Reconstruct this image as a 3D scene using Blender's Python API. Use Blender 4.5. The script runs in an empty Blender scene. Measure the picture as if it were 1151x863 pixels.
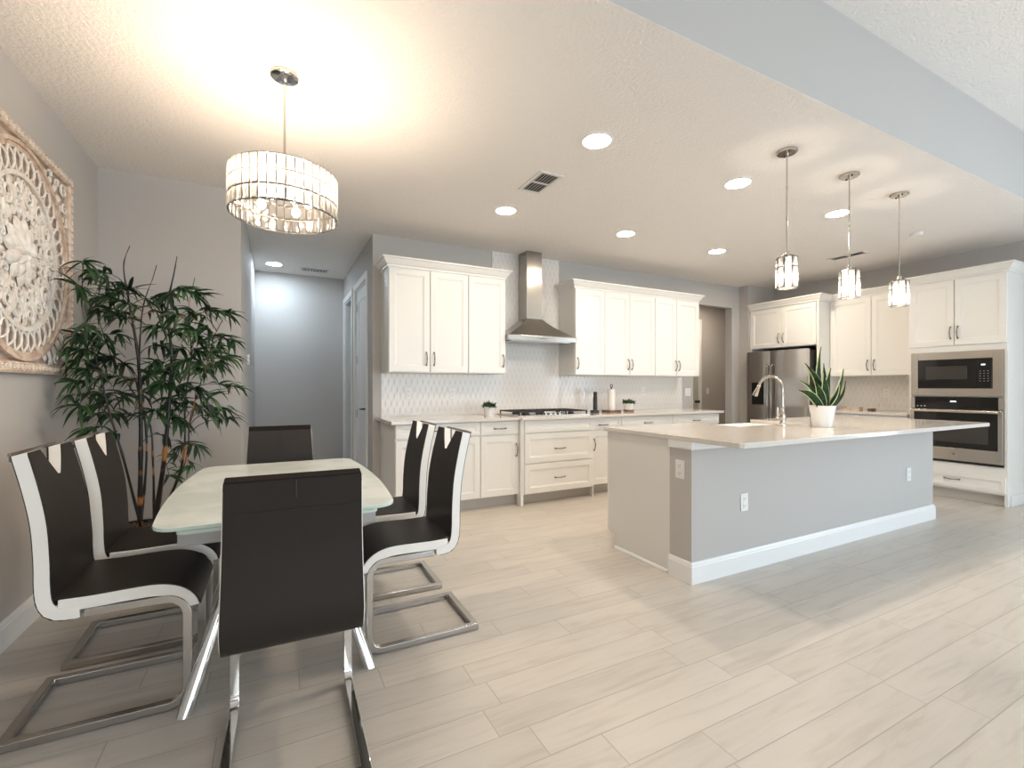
import bpy, bmesh, math, random
from mathutils import Vector, Matrix, Quaternion
random.seed(7)
PI = math.pi
C = bpy.context.scene.collection
scene = bpy.context.scene

# ------------------------------------------------------------------ camera
F_PX, Y0_PX, CAM_H, YAW = 521.0, 434.9, 1.226, math.radians(27.09)
cd = bpy.data.cameras.new('camera'); cam = bpy.data.objects.new('camera', cd); C.objects.link(cam)
cd.sensor_width = 36.0; cd.lens = F_PX / 1151 * 36.0
cd.shift_y = (Y0_PX - 431.5) / 1151.0
cd.clip_start = 0.05; cd.clip_end = 100
cam.location = (0, 0, CAM_H); cam.rotation_euler = (PI/2, 0, -YAW)
scene.camera = cam

# ------------------------------------------------------------------ light and exposure
scene.view_settings.view_transform = 'Standard'
scene.view_settings.look = 'None'
scene.view_settings.gamma = 1.0
scene.view_settings.use_curve_mapping = False
scene.view_settings.exposure = 0.31
scene.cycles.use_denoising = True
scene.cycles.max_bounces = 10
scene.cycles.diffuse_bounces = 5
scene.cycles.transparent_max_bounces = 16
scene.cycles.sample_clamp_indirect = 6.0
scene.cycles.caustics_reflective = False
scene.cycles.caustics_refractive = False

WARM = (1.0, 0.85, 0.68)
WARMER = (1.0, 0.80, 0.60)
COOL = (0.77, 0.88, 1.0)
CAN_W, CHAND_W, PEND_W, DAY_W = 12.5, 40.0, 11.0, 142.0

w = bpy.data.worlds.new('world'); scene.world = w; w.use_nodes = True
wn = w.node_tree.nodes; wl = w.node_tree.links
bg = wn['Background']; sky = wn.new('ShaderNodeTexSky'); sky.sky_type = 'NISHITA'
sky.sun_elevation = math.radians(50); sky.sun_disc = False
wl.new(sky.outputs[0], bg.inputs[0]); bg.inputs[1].default_value = 0.05

def area(name, loc, rot, sx, sy, power, color, shape='RECTANGLE'):
    l = bpy.data.lights.new(name, 'AREA'); l.shape = shape; l.size = sx
    if shape == 'RECTANGLE': l.size_y = sy
    l.energy = power; l.color = color
    o = bpy.data.objects.new(name, l); C.objects.link(o); o.location = loc; o.rotation_euler = rot
    return o
# daylight arriving through the sliding doors and side window of the living area behind the camera
area('daylight_sliding_door', (4.3, -4.15, 1.3), (PI/2, 0, 0), 5.0, 2.4, DAY_W*1.3, COOL)
area('fill_rear_left', (0.2, -4.15, 1.5), (PI/2, 0, 0), 1.8, 1.8, DAY_W*0.55, (0.95, 0.97, 1.0))  # added frontal fill lamp for the dining side, no known window
area('daylight_side_window', (7.45, -1.0, 1.5), (PI/2, 0, PI/2), 2.6, 2.0, DAY_W*0.8, COOL)

# ------------------------------------------------------------------ materials
def mat(name, col, rough=0.5, metal=0.0, **kw):
    m = bpy.data.materials.new(name); m.use_nodes = True
    b = m.node_tree.nodes['Principled BSDF']
    b.inputs['Base Color'].default_value = (*col, 1)
    b.inputs['Roughness'].default_value = rough
    b.inputs['Metallic'].default_value = metal
    for k, v in kw.items(): b.inputs[k.replace('_', ' ')].default_value = v
    return m
def nodes(m): return m.node_tree.nodes, m.node_tree.links, m.node_tree.nodes['Principled BSDF']
def bump(m, scale, strength, dist=0.002, detail=2.0, kind='noise', stretch=None):
    n, l, b = nodes(m)
    tc = n.new('ShaderNodeTexCoord'); mp = n.new('ShaderNodeMapping')
    if stretch: mp.inputs['Scale'].default_value = stretch
    l.new(tc.outputs['Object'], mp.inputs[0])
    t = n.new('ShaderNodeTexNoise') if kind == 'noise' else n.new('ShaderNodeTexVoronoi')
    t.inputs['Scale'].default_value = scale
    if kind == 'noise': t.inputs['Detail'].default_value = detail
    l.new(mp.outputs[0], t.inputs['Vector'])
    bp = n.new('ShaderNodeBump'); bp.inputs['Strength'].default_value = strength; bp.inputs['Distance'].default_value = dist
    l.new(t.outputs[0], bp.inputs['Height']); l.new(bp.outputs[0], b.inputs['Normal'])
    return m
def vary(m, c1, c2, scale, stretch=None, detail=3.0, lo=.35, hi=.65):
    n, l, b = nodes(m)
    tc = n.new('ShaderNodeTexCoord'); mp = n.new('ShaderNodeMapping')
    if stretch: mp.inputs['Scale'].default_value = stretch
    l.new(tc.outputs['Object'], mp.inputs[0])
    t = n.new('ShaderNodeTexNoise'); t.inputs['Scale'].default_value = scale; t.inputs['Detail'].default_value = detail
    l.new(mp.outputs[0], t.inputs['Vector'])
    r = n.new('ShaderNodeValToRGB'); r.color_ramp.elements[0].position = lo; r.color_ramp.elements[1].position = hi
    r.color_ramp.elements[0].color = (*c1, 1); r.color_ramp.elements[1].color = (*c2, 1)
    l.new(t.outputs[0], r.inputs[0]); l.new(r.outputs[0], b.inputs['Base Color'])
    return m
def emis(name, col, s):
    m = mat(name, col, .5); b = nodes(m)[2]
    b.inputs['Emission Color'].default_value = (*col, 1); b.inputs['Emission Strength'].default_value = s
    return m

M = {}
M['wall'] = bump(mat('grey_wall_paint', (.475, .455, .435), .75), 120, .12)
M['ceiling'] = bump(mat('white_ceiling_texture', (.83, .79, .75), .9), 60, .8, .008, 3)
M['trimw'] = mat('white_trim_paint', (.80, .80, .79), .35)
M['cab'] = mat('white_cabinet_paint', (.80, .785, .75), .34)
M['cabside'] = mat('white_cabinet_side', (.72, .70, .67), .4)
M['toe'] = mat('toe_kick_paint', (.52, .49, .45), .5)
M['gap'] = mat('recess_shade', (.02, .017, .015), .7)  # near-black that stands for shade inside hollow places
M['quartz'] = vary(mat('pale_quartz', (.66, .60, .54), .09), (.63, .585, .54), (.67, .63, .585), 40, None, 6)
M['nickel'] = mat('brushed_nickel', (.56, .52, .47), .2, 1)
M['pull'] = mat('dark_nickel_pull', (.25, .22, .19), .3, 1)
M['chrome'] = mat('chrome', (.72, .71, .70), .07, 1)
M['satin'] = bump(mat('satin_steel_tube', (.52, .50, .48), .22, 1), 20, .02)
M['steel'] = bump(mat('stainless_steel', (.64, .59, .53), .24, 1), 60, .05, .001, 2, 'noise', (1, 1, 60))
M['steelH'] = mat('stainless_hood', (.42, .395, .36), .24, 1)
M['blackglass'] = mat('black_glass', (.012, .011, .010), .06)
M['ovenwin'] = mat('smoked_oven_glass', (.045, .04, .036), .12)
M['black'] = mat('black_enamel', (.018, .017, .016), .35)
M['castiron'] = mat('cast_iron', (.02, .02, .02), .55)
M['leather'] = bump(mat('dark_brown_leather', (.022, .017, .0145), .46, 0, Specular_IOR_Level=.28), 180, .06)
M['leatherM'] = mat('matte_brown_leather', (.02, .0155, .013), .9, 0, Specular_IOR_Level=.08)  # darker matte leather copy, suppresses reflected light on the top roll
M['leatherW'] = bump(mat('white_leather', (.86, .82, .765), .40), 180, .05)
M['outlet'] = mat('white_plastic', (.78, .77, .75), .35)
M['slot'] = mat('dark_plastic', (.05, .05, .05), .5)
M['potw'] = mat('white_ceramic', (.78, .78, .77), .25)
M['sink'] = mat('white_fireclay', (.85, .84, .82), .15)
M['door'] = mat('white_door_paint', (.74, .74, .74), .4)
M['greydoor'] = mat('mid_grey_door', (.50, .48, .45), .5)  # one even grey on the corridor door leaf
M['wood'] = vary(mat('brown_wood', (.16, .07, .035), .45), (.10, .04, .02), (.24, .12, .06), 8, (1, 8, 1))
M['tanwood'] = vary(mat('tan_carved_wood', (.6, .45, .35), .65), (.50, .36, .27), (.72, .60, .50), 25)
M['white_wood'] = vary(mat('whitewashed_wood', (.8, .74, .67), .7), (.78, .70, .62), (.88, .85, .80), 18)
M['carving_gaps'] = vary(mat('carving_gap_shade', (.5, .4, .33), .8), (.40, .31, .25), (.58, .50, .43), 14)  # darker tan standing for the shaded gaps in the carving
M['soil'] = bump(vary(mat('moss_soil', (.08, .07, .05), .9), (.03, .025, .02), (.20, .17, .12), 60), 80, .8, .01)
M['leaf'] = vary(mat('bamboo_leaf', (.03, .09, .025), .45), (.008, .024, .010), (.030, .085, .026), 9)
M['leafY'] = mat('pale_leaf_margin', (.46, .48, .24), .45)
M['leafS'] = vary(mat('snake_plant_leaf', (.02, .07, .02), .6, 0, Specular_IOR_Level=.15), (.006, .020, .006), (.022, .055, .014), 30, (1, 1, 3))
M['leafD'] = vary(mat('small_plant_leaf', (.04, .08, .03), .5), (.015, .035, .012), (.09, .15, .06), 60)
M['paper'] = bump(mat('paper_towel', (.82, .80, .76), .9), 90, .2)
M['bulb'] = emis('lit_bulb', (1.0, .90, .74), 22.0)
M['lens'] = emis('lit_diffuser', (1.0, .93, .82), 9.0)
M['display'] = emis('blue_white_display', (.75, .85, 1.0), 1.2)
M['apron'] = mat('grey_table_apron', (.36, .345, .335), .35, .2)
M['floorvent'] = mat('vent_white', (.72, .70, .67), .5)
M['wire'] = mat('dark_wire', (.10, .09, .08), .35, 1)

# tabletop glass: white back-painted glass with faint leafy clouding
m = M['glasstop'] = mat('white_glass_top', (.74, .75, .68), .04)
vary(m, (.68, .75, .72), (.78, .83, .80), 6, (1, 1, 1), 8, .42, .58)
M['glassedge'] = mat('green_glass_edge', (.56, .66, .58), .1)

# crystal: thin lead-crystal shader (clear + sparkle + a little milky scatter)
def crystal(milk=.40):
    m = bpy.data.materials.new('cut_crystal'); m.use_nodes = True
    n = m.node_tree.nodes; l = m.node_tree.links; n.clear()
    out = n.new('ShaderNodeOutputMaterial')
    tr = n.new('ShaderNodeBsdfTransparent'); tr.inputs[0].default_value = (.97, .96, .94, 1)
    gl = n.new('ShaderNodeBsdfGlossy'); gl.inputs['Roughness'].default_value = .06
    tl = n.new('ShaderNodeBsdfTranslucent'); tl.inputs[0].default_value = (.97, .95, .92, 1)
    fr = n.new('ShaderNodeFresnel'); fr.inputs[0].default_value = 1.9
    a = n.new('ShaderNodeMixShader'); a.inputs[0].default_value = milk
    b = n.new('ShaderNodeMixShader')
    df = n.new('ShaderNodeBsdfDiffuse'); df.inputs[0].default_value = (.6, .58, .55, 1); td = n.new('ShaderNodeMixShader'); td.inputs[0].default_value = .07
    l.new(tl.outputs[0], td.inputs[1]); l.new(df.outputs[0], td.inputs[2])
    l.new(tr.outputs[0], a.inputs[1]); l.new(td.outputs[0], a.inputs[2])
    l.new(fr.outputs[0], b.inputs[0]); l.new(a.outputs[0], b.inputs[1]); l.new(gl.outputs[0], b.inputs[2])
    l.new(b.outputs[0], out.inputs[0])
    return m
M['crystal'] = crystal(); M['crystal_pendant'] = crystal(.68)
M['pane'] = mat('window_glass', (1, 1, 1), .0, 0, Transmission_Weight=1.0, IOR=1.02)

# wood-look plank tile: rows run along X, 0.15 wide, 0.914 long, random offset per row
def floor_mat():
    m = mat('wood_look_plank_tile', (.5, .47, .43), .3)
    n, l, b = nodes(m)
    def math_(op, a, c=None, c2=None):
        x = n.new('ShaderNodeMath'); x.operation = op
        for i, v in enumerate((a, c, c2)):
            if v is None: continue
            if isinstance(v, (int, float)): x.inputs[i].default_value = v
            else: l.new(v, x.inputs[i])
        return x.outputs[0]
    tc = n.new('ShaderNodeTexCoord'); sp = n.new('ShaderNodeSeparateXYZ'); l.new(tc.outputs['Object'], sp.inputs[0])
    yr = math_('DIVIDE', math_('ADD', sp.outputs[1], -.115 + 30*.15), .15)
    row = math_('FLOOR', yr); fy = math_('FRACT', yr)
    wn_ = n.new('ShaderNodeTexWhiteNoise'); wn_.noise_dimensions = '1D'; l.new(row, wn_.inputs['W'])
    xr = math_('ADD', math_('DIVIDE', sp.outputs[0], .914), math_('ADD', wn_.outputs[0], 20.0))
    col = math_('FLOOR', xr); fx = math_('FRACT', xr)
    dy = math_('MULTIPLY', math_('MINIMUM', fy, math_('SUBTRACT', 1.0, fy)), .15)
    dx = math_('MULTIPLY', math_('MINIMUM', fx, math_('SUBTRACT', 1.0, fx)), .914)
    d = math_('MINIMUM', dx, dy)
    gr = n.new('ShaderNodeMapRange'); gr.inputs[1].default_value = .0011; gr.inputs[2].default_value = .0026
    l.new(d, gr.inputs[0])
    cid = n.new('ShaderNodeCombineXYZ'); l.new(col, cid.inputs[0]); l.new(row, cid.inputs[1])
    w2 = n.new('ShaderNodeTexWhiteNoise'); w2.noise_dimensions = '3D'; l.new(cid.outputs[0], w2.inputs['Vector'])
    # grain, shifted per plank
    off = n.new('ShaderNodeVectorMath'); off.operation = 'MULTIPLY'; l.new(w2.outputs['Color'], off.inputs[0]); off.inputs[1].default_value = (9, 9, 9)
    add = n.new('ShaderNodeVectorMath'); add.operation = 'ADD'; l.new(tc.outputs['Object'], add.inputs[0]); l.new(off.outputs[0], add.inputs[1])
    mp = n.new('ShaderNodeMapping'); mp.inputs['Scale'].default_value = (1.6, 13, 1); l.new(add.outputs[0], mp.inputs[0])
    g1 = n.new('ShaderNodeTexNoise'); g1.inputs['Scale'].default_value = 1.7; g1.inputs['Detail'].default_value = 7; g1.inputs['Distortion'].default_value = .9
    l.new(mp.outputs[0], g1.inputs['Vector'])
    r = n.new('ShaderNodeValToRGB'); e = r.color_ramp.elements
    e[0].position = .32; e[0].color = (.505, .46, .405, 1); e[1].position = .62; e[1].color = (.585, .54, .485, 1)
    x = e.new(.46); x.color = (.56, .517, .463, 1)
    l.new(g1.outputs[0], r.inputs[0])
    tone = n.new('ShaderNodeMapRange'); tone.inputs[3].default_value = .95; tone.inputs[4].default_value = 1.04; l.new(w2.outputs['Value'], tone.inputs[0])
    mul = n.new('ShaderNodeVectorMath'); mul.operation = 'SCALE'; l.new(r.outputs[0], mul.inputs[0]); l.new(tone.outputs[0], mul.inputs['Scale'])
    mx = n.new('ShaderNodeMix'); mx.data_type = 'RGBA'; l.new(gr.outputs[0], mx.inputs[0])
    mx.inputs[6].default_value = (.38, .355, .325, 1); l.new(mul.outputs[0], mx.inputs[7])
    l.new(mx.outputs[2], b.inputs['Base Color'])
    bp = n.new('ShaderNodeBump'); bp.inputs['Strength'].default_value = .35; bp.inputs['Distance'].default_value = .0015
    l.new(gr.outputs[0], bp.inputs['Height']); l.new(bp.outputs[0], b.inputs['Normal'])
    rr = n.new('ShaderNodeMapRange'); rr.inputs[3].default_value = .27; rr.inputs[4].default_value = .42; l.new(g1.outputs[0], rr.inputs[0])
    l.new(rr.outputs[0], b.inputs['Roughness'])
    return m
M['floor'] = floor_mat()

# glossy picket tile: tall pointed hexagons, u along the wall and v up
def tile_mat(name, axis):
    m = mat(name, (.74, .70, .66), .12)
    n, l, b = nodes(m)
    def math_(op, a, c=None):
        x = n.new('ShaderNodeMath'); x.operation = op
        for i, v in enumerate((a, c)):
            if v is None: continue
            if isinstance(v, (int, float)): x.inputs[i].default_value = v
            else: l.new(v, x.inputs[i])
        return x.outputs[0]
    tc = n.new('ShaderNodeTexCoord'); sp = n.new('ShaderNodeSeparateXYZ'); l.new(tc.outputs['Object'], sp.inputs[0])
    U = math_('MULTIPLY', sp.outputs[axis], 1/.062); V = math_('MULTIPLY', sp.outputs[2], 1/.15)
    def lattice(du, dv):
        u = math_('ABSOLUTE', math_('SUBTRACT', math_('FRACT', math_('ADD', U, 40+du)), .5))
        v = math_('ABSOLUTE', math_('SUBTRACT', math_('FRACT', math_('ADD', V, 40+dv)), .5))
        a = math_('MULTIPLY', u, 2.0)
        # elongated hexagon norm
        q = math_('ADD', math_('MULTIPLY', v, 2*1.0), math_('MULTIPLY', u, 1.0))
        return math_('MAXIMUM', a, math_('MULTIPLY', q, 1.0))
    d1 = lattice(0, 0); d2 = lattice(.5, .5)
    d = math_('MINIMUM', d1, d2)
    mr = n.new('ShaderNodeMapRange'); mr.inputs[1].default_value = .66; mr.inputs[2].default_value = .98
    mr.inputs[3].default_value = 1; mr.inputs[4].default_value = 0; l.new(d, mr.inputs[0])
    bp = n.new('ShaderNodeBump'); bp.inputs['Strength'].default_value = .55; bp.inputs['Distance'].default_value = .006
    l.new(mr.outputs[0], bp.inputs['Height']); l.new(bp.outputs[0], b.inputs['Normal'])
    mx = n.new('ShaderNodeMix'); mx.data_type = 'RGBA'; l.new(mr.outputs[0], mx.inputs[0])
    mx.inputs[6].default_value = (.685, .65, .61, 1); mx.inputs[7].default_value = (.76, .73, .695, 1)
    l.new(mx.outputs[2], b.inputs['Base Color'])
    return m
M['tile'] = tile_mat('picket_tile', 0)
M['tileR'] = tile_mat('picket_tile_side', 1)

# ------------------------------------------------------------------ mesh helpers
class MB:
    def __init__(s): s.bm = bmesh.new(); s.mi = 0
    def _f(s, vs):
        try: f = s.bm.faces.new(vs); f.material_index = s.mi; return f
        except ValueError: return None
    def box(s, x0, x1, y0, y1, z0, z1, bev=0.0):
        if x1 < x0: x0, x1 = x1, x0
        if y1 < y0: y0, y1 = y1, y0
        if z1 < z0: z0, z1 = z1, z0
        v = [s.bm.verts.new((x, y, z)) for x in (x0, x1) for y in (y0, y1) for z in (z0, z1)]
        fs = [s._f([v[i] for i in q]) for q in ((0,1,3,2),(4,6,7,5),(0,4,5,1),(2,3,7,6),(0,2,6,4),(1,5,7,3))]
        if bev > 0:
            es = list({e for f in fs for e in f.edges})
            r = bmesh.ops.bevel(s.bm, geom=es, offset=bev, segments=2, profile=.6, affect='EDGES')
            for f in r['faces']: f.material_index = s.mi
        return s
    def rings(s, rings, cap=True, closed=True):
        R = [[s.bm.verts.new(p) for p in r] for r in rings]
        k = len(R[0])
        for a, b in zip(R, R[1:]):
            for i in range(k if closed else k-1):
                s._f([a[i], a[(i+1) % k], b[(i+1) % k], b[i]])
        if cap and closed:
            s._f(list(reversed(R[0]))); s._f(R[-1])
        return R
    def lathe(s, prof, cx=0, cy=0, n=24, axis='z', base=(0,0,0), hollow=False):
        rs = []
        for r, z in prof:
            ring = []
            for i in range(n):
                a = 2*PI*i/n; x, y = r*math.cos(a), r*math.sin(a)
                if axis == 'z': ring.append((cx+x+base[0], cy+y+base[1], z+base[2]))
                elif axis == 'y': ring.append((base[0]+x, base[1]+z, base[2]-y))
                else: ring.append((base[0]+z, base[1]+x, base[2]+y))
            rs.append(ring)
        if hollow: rs.append(rs[0])
        s.rings(rs, not hollow)
        if hollow: bmesh.ops.remove_doubles(s.bm, verts=s.bm.verts, dist=1e-6)
        return s
    def tube(s, pts, rad, n=8, cap=True):
        pts = [Vector(p) for p in pts]
        if isinstance(rad, (int, float)): rad = [rad]*len(pts)
        t0 = (pts[1]-pts[0]).normalized()
        u = t0.orthogonal().normalized(); prev = t0; rs = []
        for i, p in enumerate(pts):
            t = (pts[min(i+1, len(pts)-1)]-pts[max(i-1, 0)])
            t = t.normalized() if t.length > 1e-9 else prev
            u = (prev.rotation_difference(t) @ u); u = (u - t*u.dot(t)).normalized(); prev = t
            v = t.cross(u)
            rs.append([p + (u*math.cos(2*PI*k/n) + v*math.sin(2*PI*k/n))*rad[i] for k in range(n)])
        s.rings(rs, cap); return s
    def sweep(s, pts, sec, b1, closed=False):
        """mitred sweep of section points (a,b) along pts; a along b1, b along dir x b1"""
        pts = [Vector(p) for p in pts]; n = len(pts)
        ns = n if closed else n-1
        dirs = [(pts[(i+1) % n]-pts[i]).normalized() for i in range(ns)]
        B = [Vector(b1).normalized()]
        for i in range(1, ns):
            B.append(dirs[i-1].rotation_difference(dirs[i]) @ B[-1])
        rs = []
        for i in range(n):
            if closed: k, k0 = i, (i-1) % n
            else: k, k0 = min(i, ns-1), max(i-1, 0)
            pl = (dirs[k]+dirs[k0]); pl = pl.normalized() if pl.length > 1e-6 else dirs[k]
            d, a = dirs[k], B[k]; c2 = d.cross(a); ring = []
            for (x, y) in sec:
                q = a*x + c2*y
                q = q - d*(q.dot(pl)/d.dot(pl))
                ring.append(pts[i]+q)
            rs.append(ring)
        if closed: rs.append(rs[0])
        s.rings(rs, not closed)
        if closed: bmesh.ops.remove_doubles(s.bm, verts=s.bm.verts, dist=1e-6)
        return s
    def prism(s, poly, z0, z1):
        s.rings([[(x, y, z0) for x, y in poly], [(x, y, z1) for x, y in poly]]); return s
    def quad(s, a, b, c, d): s._f([s.bm.verts.new(p) for p in (a, b, c, d)]); return s
    def ball(s, c, r, n=10, sc=(1,1,1)):
        m = max(5, n//2+1); rs = []
        for j in range(1, m):
            th = PI*j/m
            rs.append([(c[0]+r*sc[0]*math.sin(th)*math.cos(2*PI*i/n), c[1]+r*sc[1]*math.sin(th)*math.sin(2*PI*i/n), c[2]-r*sc[2]*math.cos(th)) for i in range(n)])
        s.rings(rs); return s
    def build(s, name, mats, parent=None, smooth=None, loc=None, bevel=None):
        me = bpy.data.meshes.new(name)
        bmesh.ops.recalc_face_normals(s.bm, faces=s.bm.faces)
        s.bm.to_mesh(me); s.bm.free()
        for mm in (mats if isinstance(mats, (list, tuple)) else [mats]): me.materials.append(mm)
        o = bpy.data.objects.new(name, me); C.objects.link(o)
        if parent is not None: o.parent = parent
        if loc is not None: o.location = loc
        if smooth is None: smooth = True
        if smooth:
            me.shade_smooth() if hasattr(me, 'shade_smooth') else None
            try: me.set_sharp_from_angle(angle=math.radians(35))
            except Exception: pass
        if bevel:
            bv = o.modifiers.new('bevel', 'BEVEL'); bv.width = bevel; bv.segments = 2; bv.limit_method = 'ANGLE'
        return o

def tag(o, label, cat, group=None, kind=None):
    o['label'] = label; o['category'] = cat
    if group: o['group'] = group
    if kind: o['kind'] = kind
    return o
def thing(name, label, cat, loc=(0,0,0), rotz=0.0, group=None):
    o = bpy.data.objects.new(name, None); C.objects.link(o); o.empty_display_size = .1
    o.location = loc; o.rotation_euler = (0, 0, rotz)
    return tag(o, label, cat, group)
def struct(name, mb, m, bevel=None, parent=None):
    o = mb.build(name, m, parent, smooth=False, bevel=bevel)
    if parent is None: o['kind'] = 'structure'
    return o
KIDS = {}
def dup(root, loc, rotz=0.0, label=None, group=None):
    def cp(o, parent):
        c = o.copy(); C.objects.link(c); c.parent = parent
        for ch in [x for x in ALLOBJ() if x.parent == o]: cp(ch, c)
        return c
    snapshot = list(C.objects)
    def ALLOBJ(): return snapshot
    r = cp(root, None); r.location = loc; r.rotation_euler = (0, 0, rotz)
    if label: r['label'] = label
    if group: r['group'] = group
    return r

# ------------------------------------------------------------------ room shell
H, H2 = 2.81, 3.38
XL, XR, YD, YB, YBM = -1.137, 7.212, 4.335, 4.92, 1.513
XHL, XHR, YHB = -.245, .90, 7.20
struct('floor', MB().box(-1.4, 9.0, -4.3, 7.6, -.1, 0), M['floor'])
struct('ceiling', MB().box(-1.4, 9.0, YBM+.0006, 7.6, H, H+.12), M['ceiling'])
struct('ceiling_living', MB().box(-1.4, 7.6, -4.3, YBM+.1, H2, H2+.12), M['ceiling'])
struct('wall_beam', MB().box(XL-.12, XR+.12, YBM, YBM+.09, H+.0015, H2+.02), M['wall'])
struct('wall_left', MB().box(XL-.13, XL, -4.3, YD+.12, 0, H2), M['wall'])
struct('wall_dining', MB().box(XL-.12, XHL, YD, YD+.12, 0, H), M['wall'])
struct('wall_hall_left', MB().box(XHL-.12, XHL, YD+.12, YHB+.1, 0, H), M['wall'])
struct('wall_hall_back', MB().box(XHL-.12, XHR+.6, YHB, YHB+.12, 0, H), M['wall'])
def holes(u0, u1, z0, z1, hs, put):
    """wall from u0 to u1 with rectangular openings (ua, ub, za, zb)"""
    u = u0
    for a, b, za, zb in sorted(hs):
        if a > u: put(u, a, z0, z1)
        if za > z0: put(a, b, z0, za)
        if zb < z1: put(a, b, zb, z1)
        u = b
    if u < u1: put(u, u1, z0, z1)
D1, D2, DZ = (5.26, 6.04), (6.35, 7.07), 2.42
mb = MB(); holes(YB+.12, YHB, 0, H, [(D1[0], D1[1], 0, DZ), (D2[0], D2[1], 0, DZ)], lambda a, b, c_, d: mb.box(XHR, XHR+.12, a, b, c_, d))
struct('wall_hall_right', mb, M['wall'])
DX0, DX1, DXZ = 5.545, 6.405, 2.47
mb = MB(); holes(XHR, 6.577, 0, H, [(DX0, DX1, 0, DXZ)], lambda a, b, c_, d: mb.box(a, b, YB, YB+.12, c_, d))
struct('wall_back', mb, M['wall'])
struct('wall_nook', MB().box(6.577, XR+.12, 4.755, YB+.12, 0, H), M['wall'])
W_SIDE = (-2.3, .3, .5, 2.5)
mb = MB(); holes(-4.3, 4.755, 0, H2, [W_SIDE], lambda a, b, c_, d: mb.box(XR, XR+.13, a, b, c_, d))
struct('wall_right', mb, M['wall'])
mb = MB(); holes(XL, XR, 0, H2, [(-.7, 1.1, .6, 2.4), (1.8, 6.8, .02, 2.5)], lambda a, b, c_, d: mb.box(a, b, -4.13, -4.0, c_, d))
struct('wall_rear', mb, M['wall'])
# space behind the doorway in the back wall, and the room off the hall
struct('wall_corridor', MB().box(4.9, 9.0, 6.27, 6.39, 0, H).box(4.9, 5.0, YB+.12, 6.27, 0, H).box(8.7, 8.8, YB+.12, 6.27, 0, H).box(XR+.12, 8.8, YB, YB+.12, 0, H), M['wall'])
struct('wall_bedroom', MB().box(2.3, 2.4, YB+.12, YHB+.1, 0, H).box(XHR+.12, 2.4, YHB-.02, YHB+.1, 0, H), M['wall'])
def win(n, x0, x1, z0, z1, along='x', pos=-4.065, bars=1):
    fr = MB(); t = .05
    def bx(a0, a1, c0, c1, d=.04):
        if along == 'x': fr.box(a0, a1, pos-d, pos+d, c0, c1)
        else: fr.box(pos-d, pos+d, a0, a1, c0, c1)
    bx(x0, x0+t, z0, z1); bx(x1-t, x1, z0, z1); bx(x0+t, x1-t, z0, z0+t); bx(x0+t, x1-t, z1-t, z1)
    for i in range(bars):
        c = x0+(x1-x0)*(i+1)/(bars+1); bx(c-.03, c+.03, z0+t, z1-t, .03)
    o = struct('window_%d' % n, fr, M['trimw'])
    p = MB()
    if along == 'x': p.box(x0+t, x1-t, pos-.003, pos+.003, z0+t, z1-t)
    else: p.box(pos-.003, pos+.003, x0+t, x1-t, z0+t, z1-t)
    po = p.build('window_pane', M['pane'], o, smooth=False); po.visible_shadow = True
# thin panes let the daylight in
def thin_glass():
    m = bpy.data.materials.new('clear_pane'); m.use_nodes = True
    n = m.node_tree.nodes; l = m.node_tree.links; n.clear()
    out = n.new('ShaderNodeOutputMaterial'); tr = n.new('ShaderNodeBsdfTransparent'); tr.inputs[0].default_value = (.95, .97, .97, 1)
    gl = n.new('ShaderNodeBsdfGlossy'); gl.inputs['Roughness'].default_value = 0
    mx = n.new('ShaderNodeMixShader'); mx.inputs[0].default_value = .06
    l.new(tr.outputs[0], mx.inputs[1]); l.new(gl.outputs[0], mx.inputs[2]); l.new(mx.outputs[0], out.inputs[0])
    return m
M['pane'] = thin_glass()
win(1, 1.8, 6.8, .02, 2.5, bars=2); win(3, -.7, 1.1, .6, 2.4); win(2, -2.3, .3, .5, 2.5, 'y', XR+.065)  # window 3 is an unseen opening added for the rear-left fill

# baseboards: profile sweep, outward to the left of the walking direction
BASE = [(0, 0), (.016, 0), (.016, .105), (.012, .112), (.012, .120), (.006, .133), (0, .133)]
def molding(mb, path, prof):
    """path in xy; profile (out, z), out is to the right-hand side of the walking direction"""
    pts = [Vector((x, y, 0)) for x, y in path]
    d = (pts[1]-pts[0]).normalized(); side = Vector((d.y, -d.x, 0))
    # basis a = side, b = d x side = -z  -> use b = -z
    mb.sweep(pts, [(o_, -z) for o_, z in prof], side)
    return mb
struct('baseboard_left', molding(MB(), [(XL, -4.0), (XL, YD)], BASE), M['trimw'])
struct('baseboard_dining', molding(MB(), [(XL+.016, YD), (XHL, YD), (XHL, YHB), (XHR, YHB), (XHR, D2[1]+.08)], BASE), M['trimw'])
struct('baseboard_hall', molding(MB(), [(XHR, D1[0]-.08), (XHR, YB), (.975, YB)], BASE), M['trimw'])
struct('baseboard_back', molding(MB(), [(DX1, YB), (6.577, YB), (6.577, 4.755), (6.66, 4.755)], BASE), M['trimw'])
struct('baseboard_right', molding(MB(), [(XR, 1.85), (XR, -4.0)], BASE), M['trimw'])
struct('baseboard_corridor', molding(MB(), [(7.32, 6.27), (8.7, 6.27)], BASE), M['trimw'])

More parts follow.
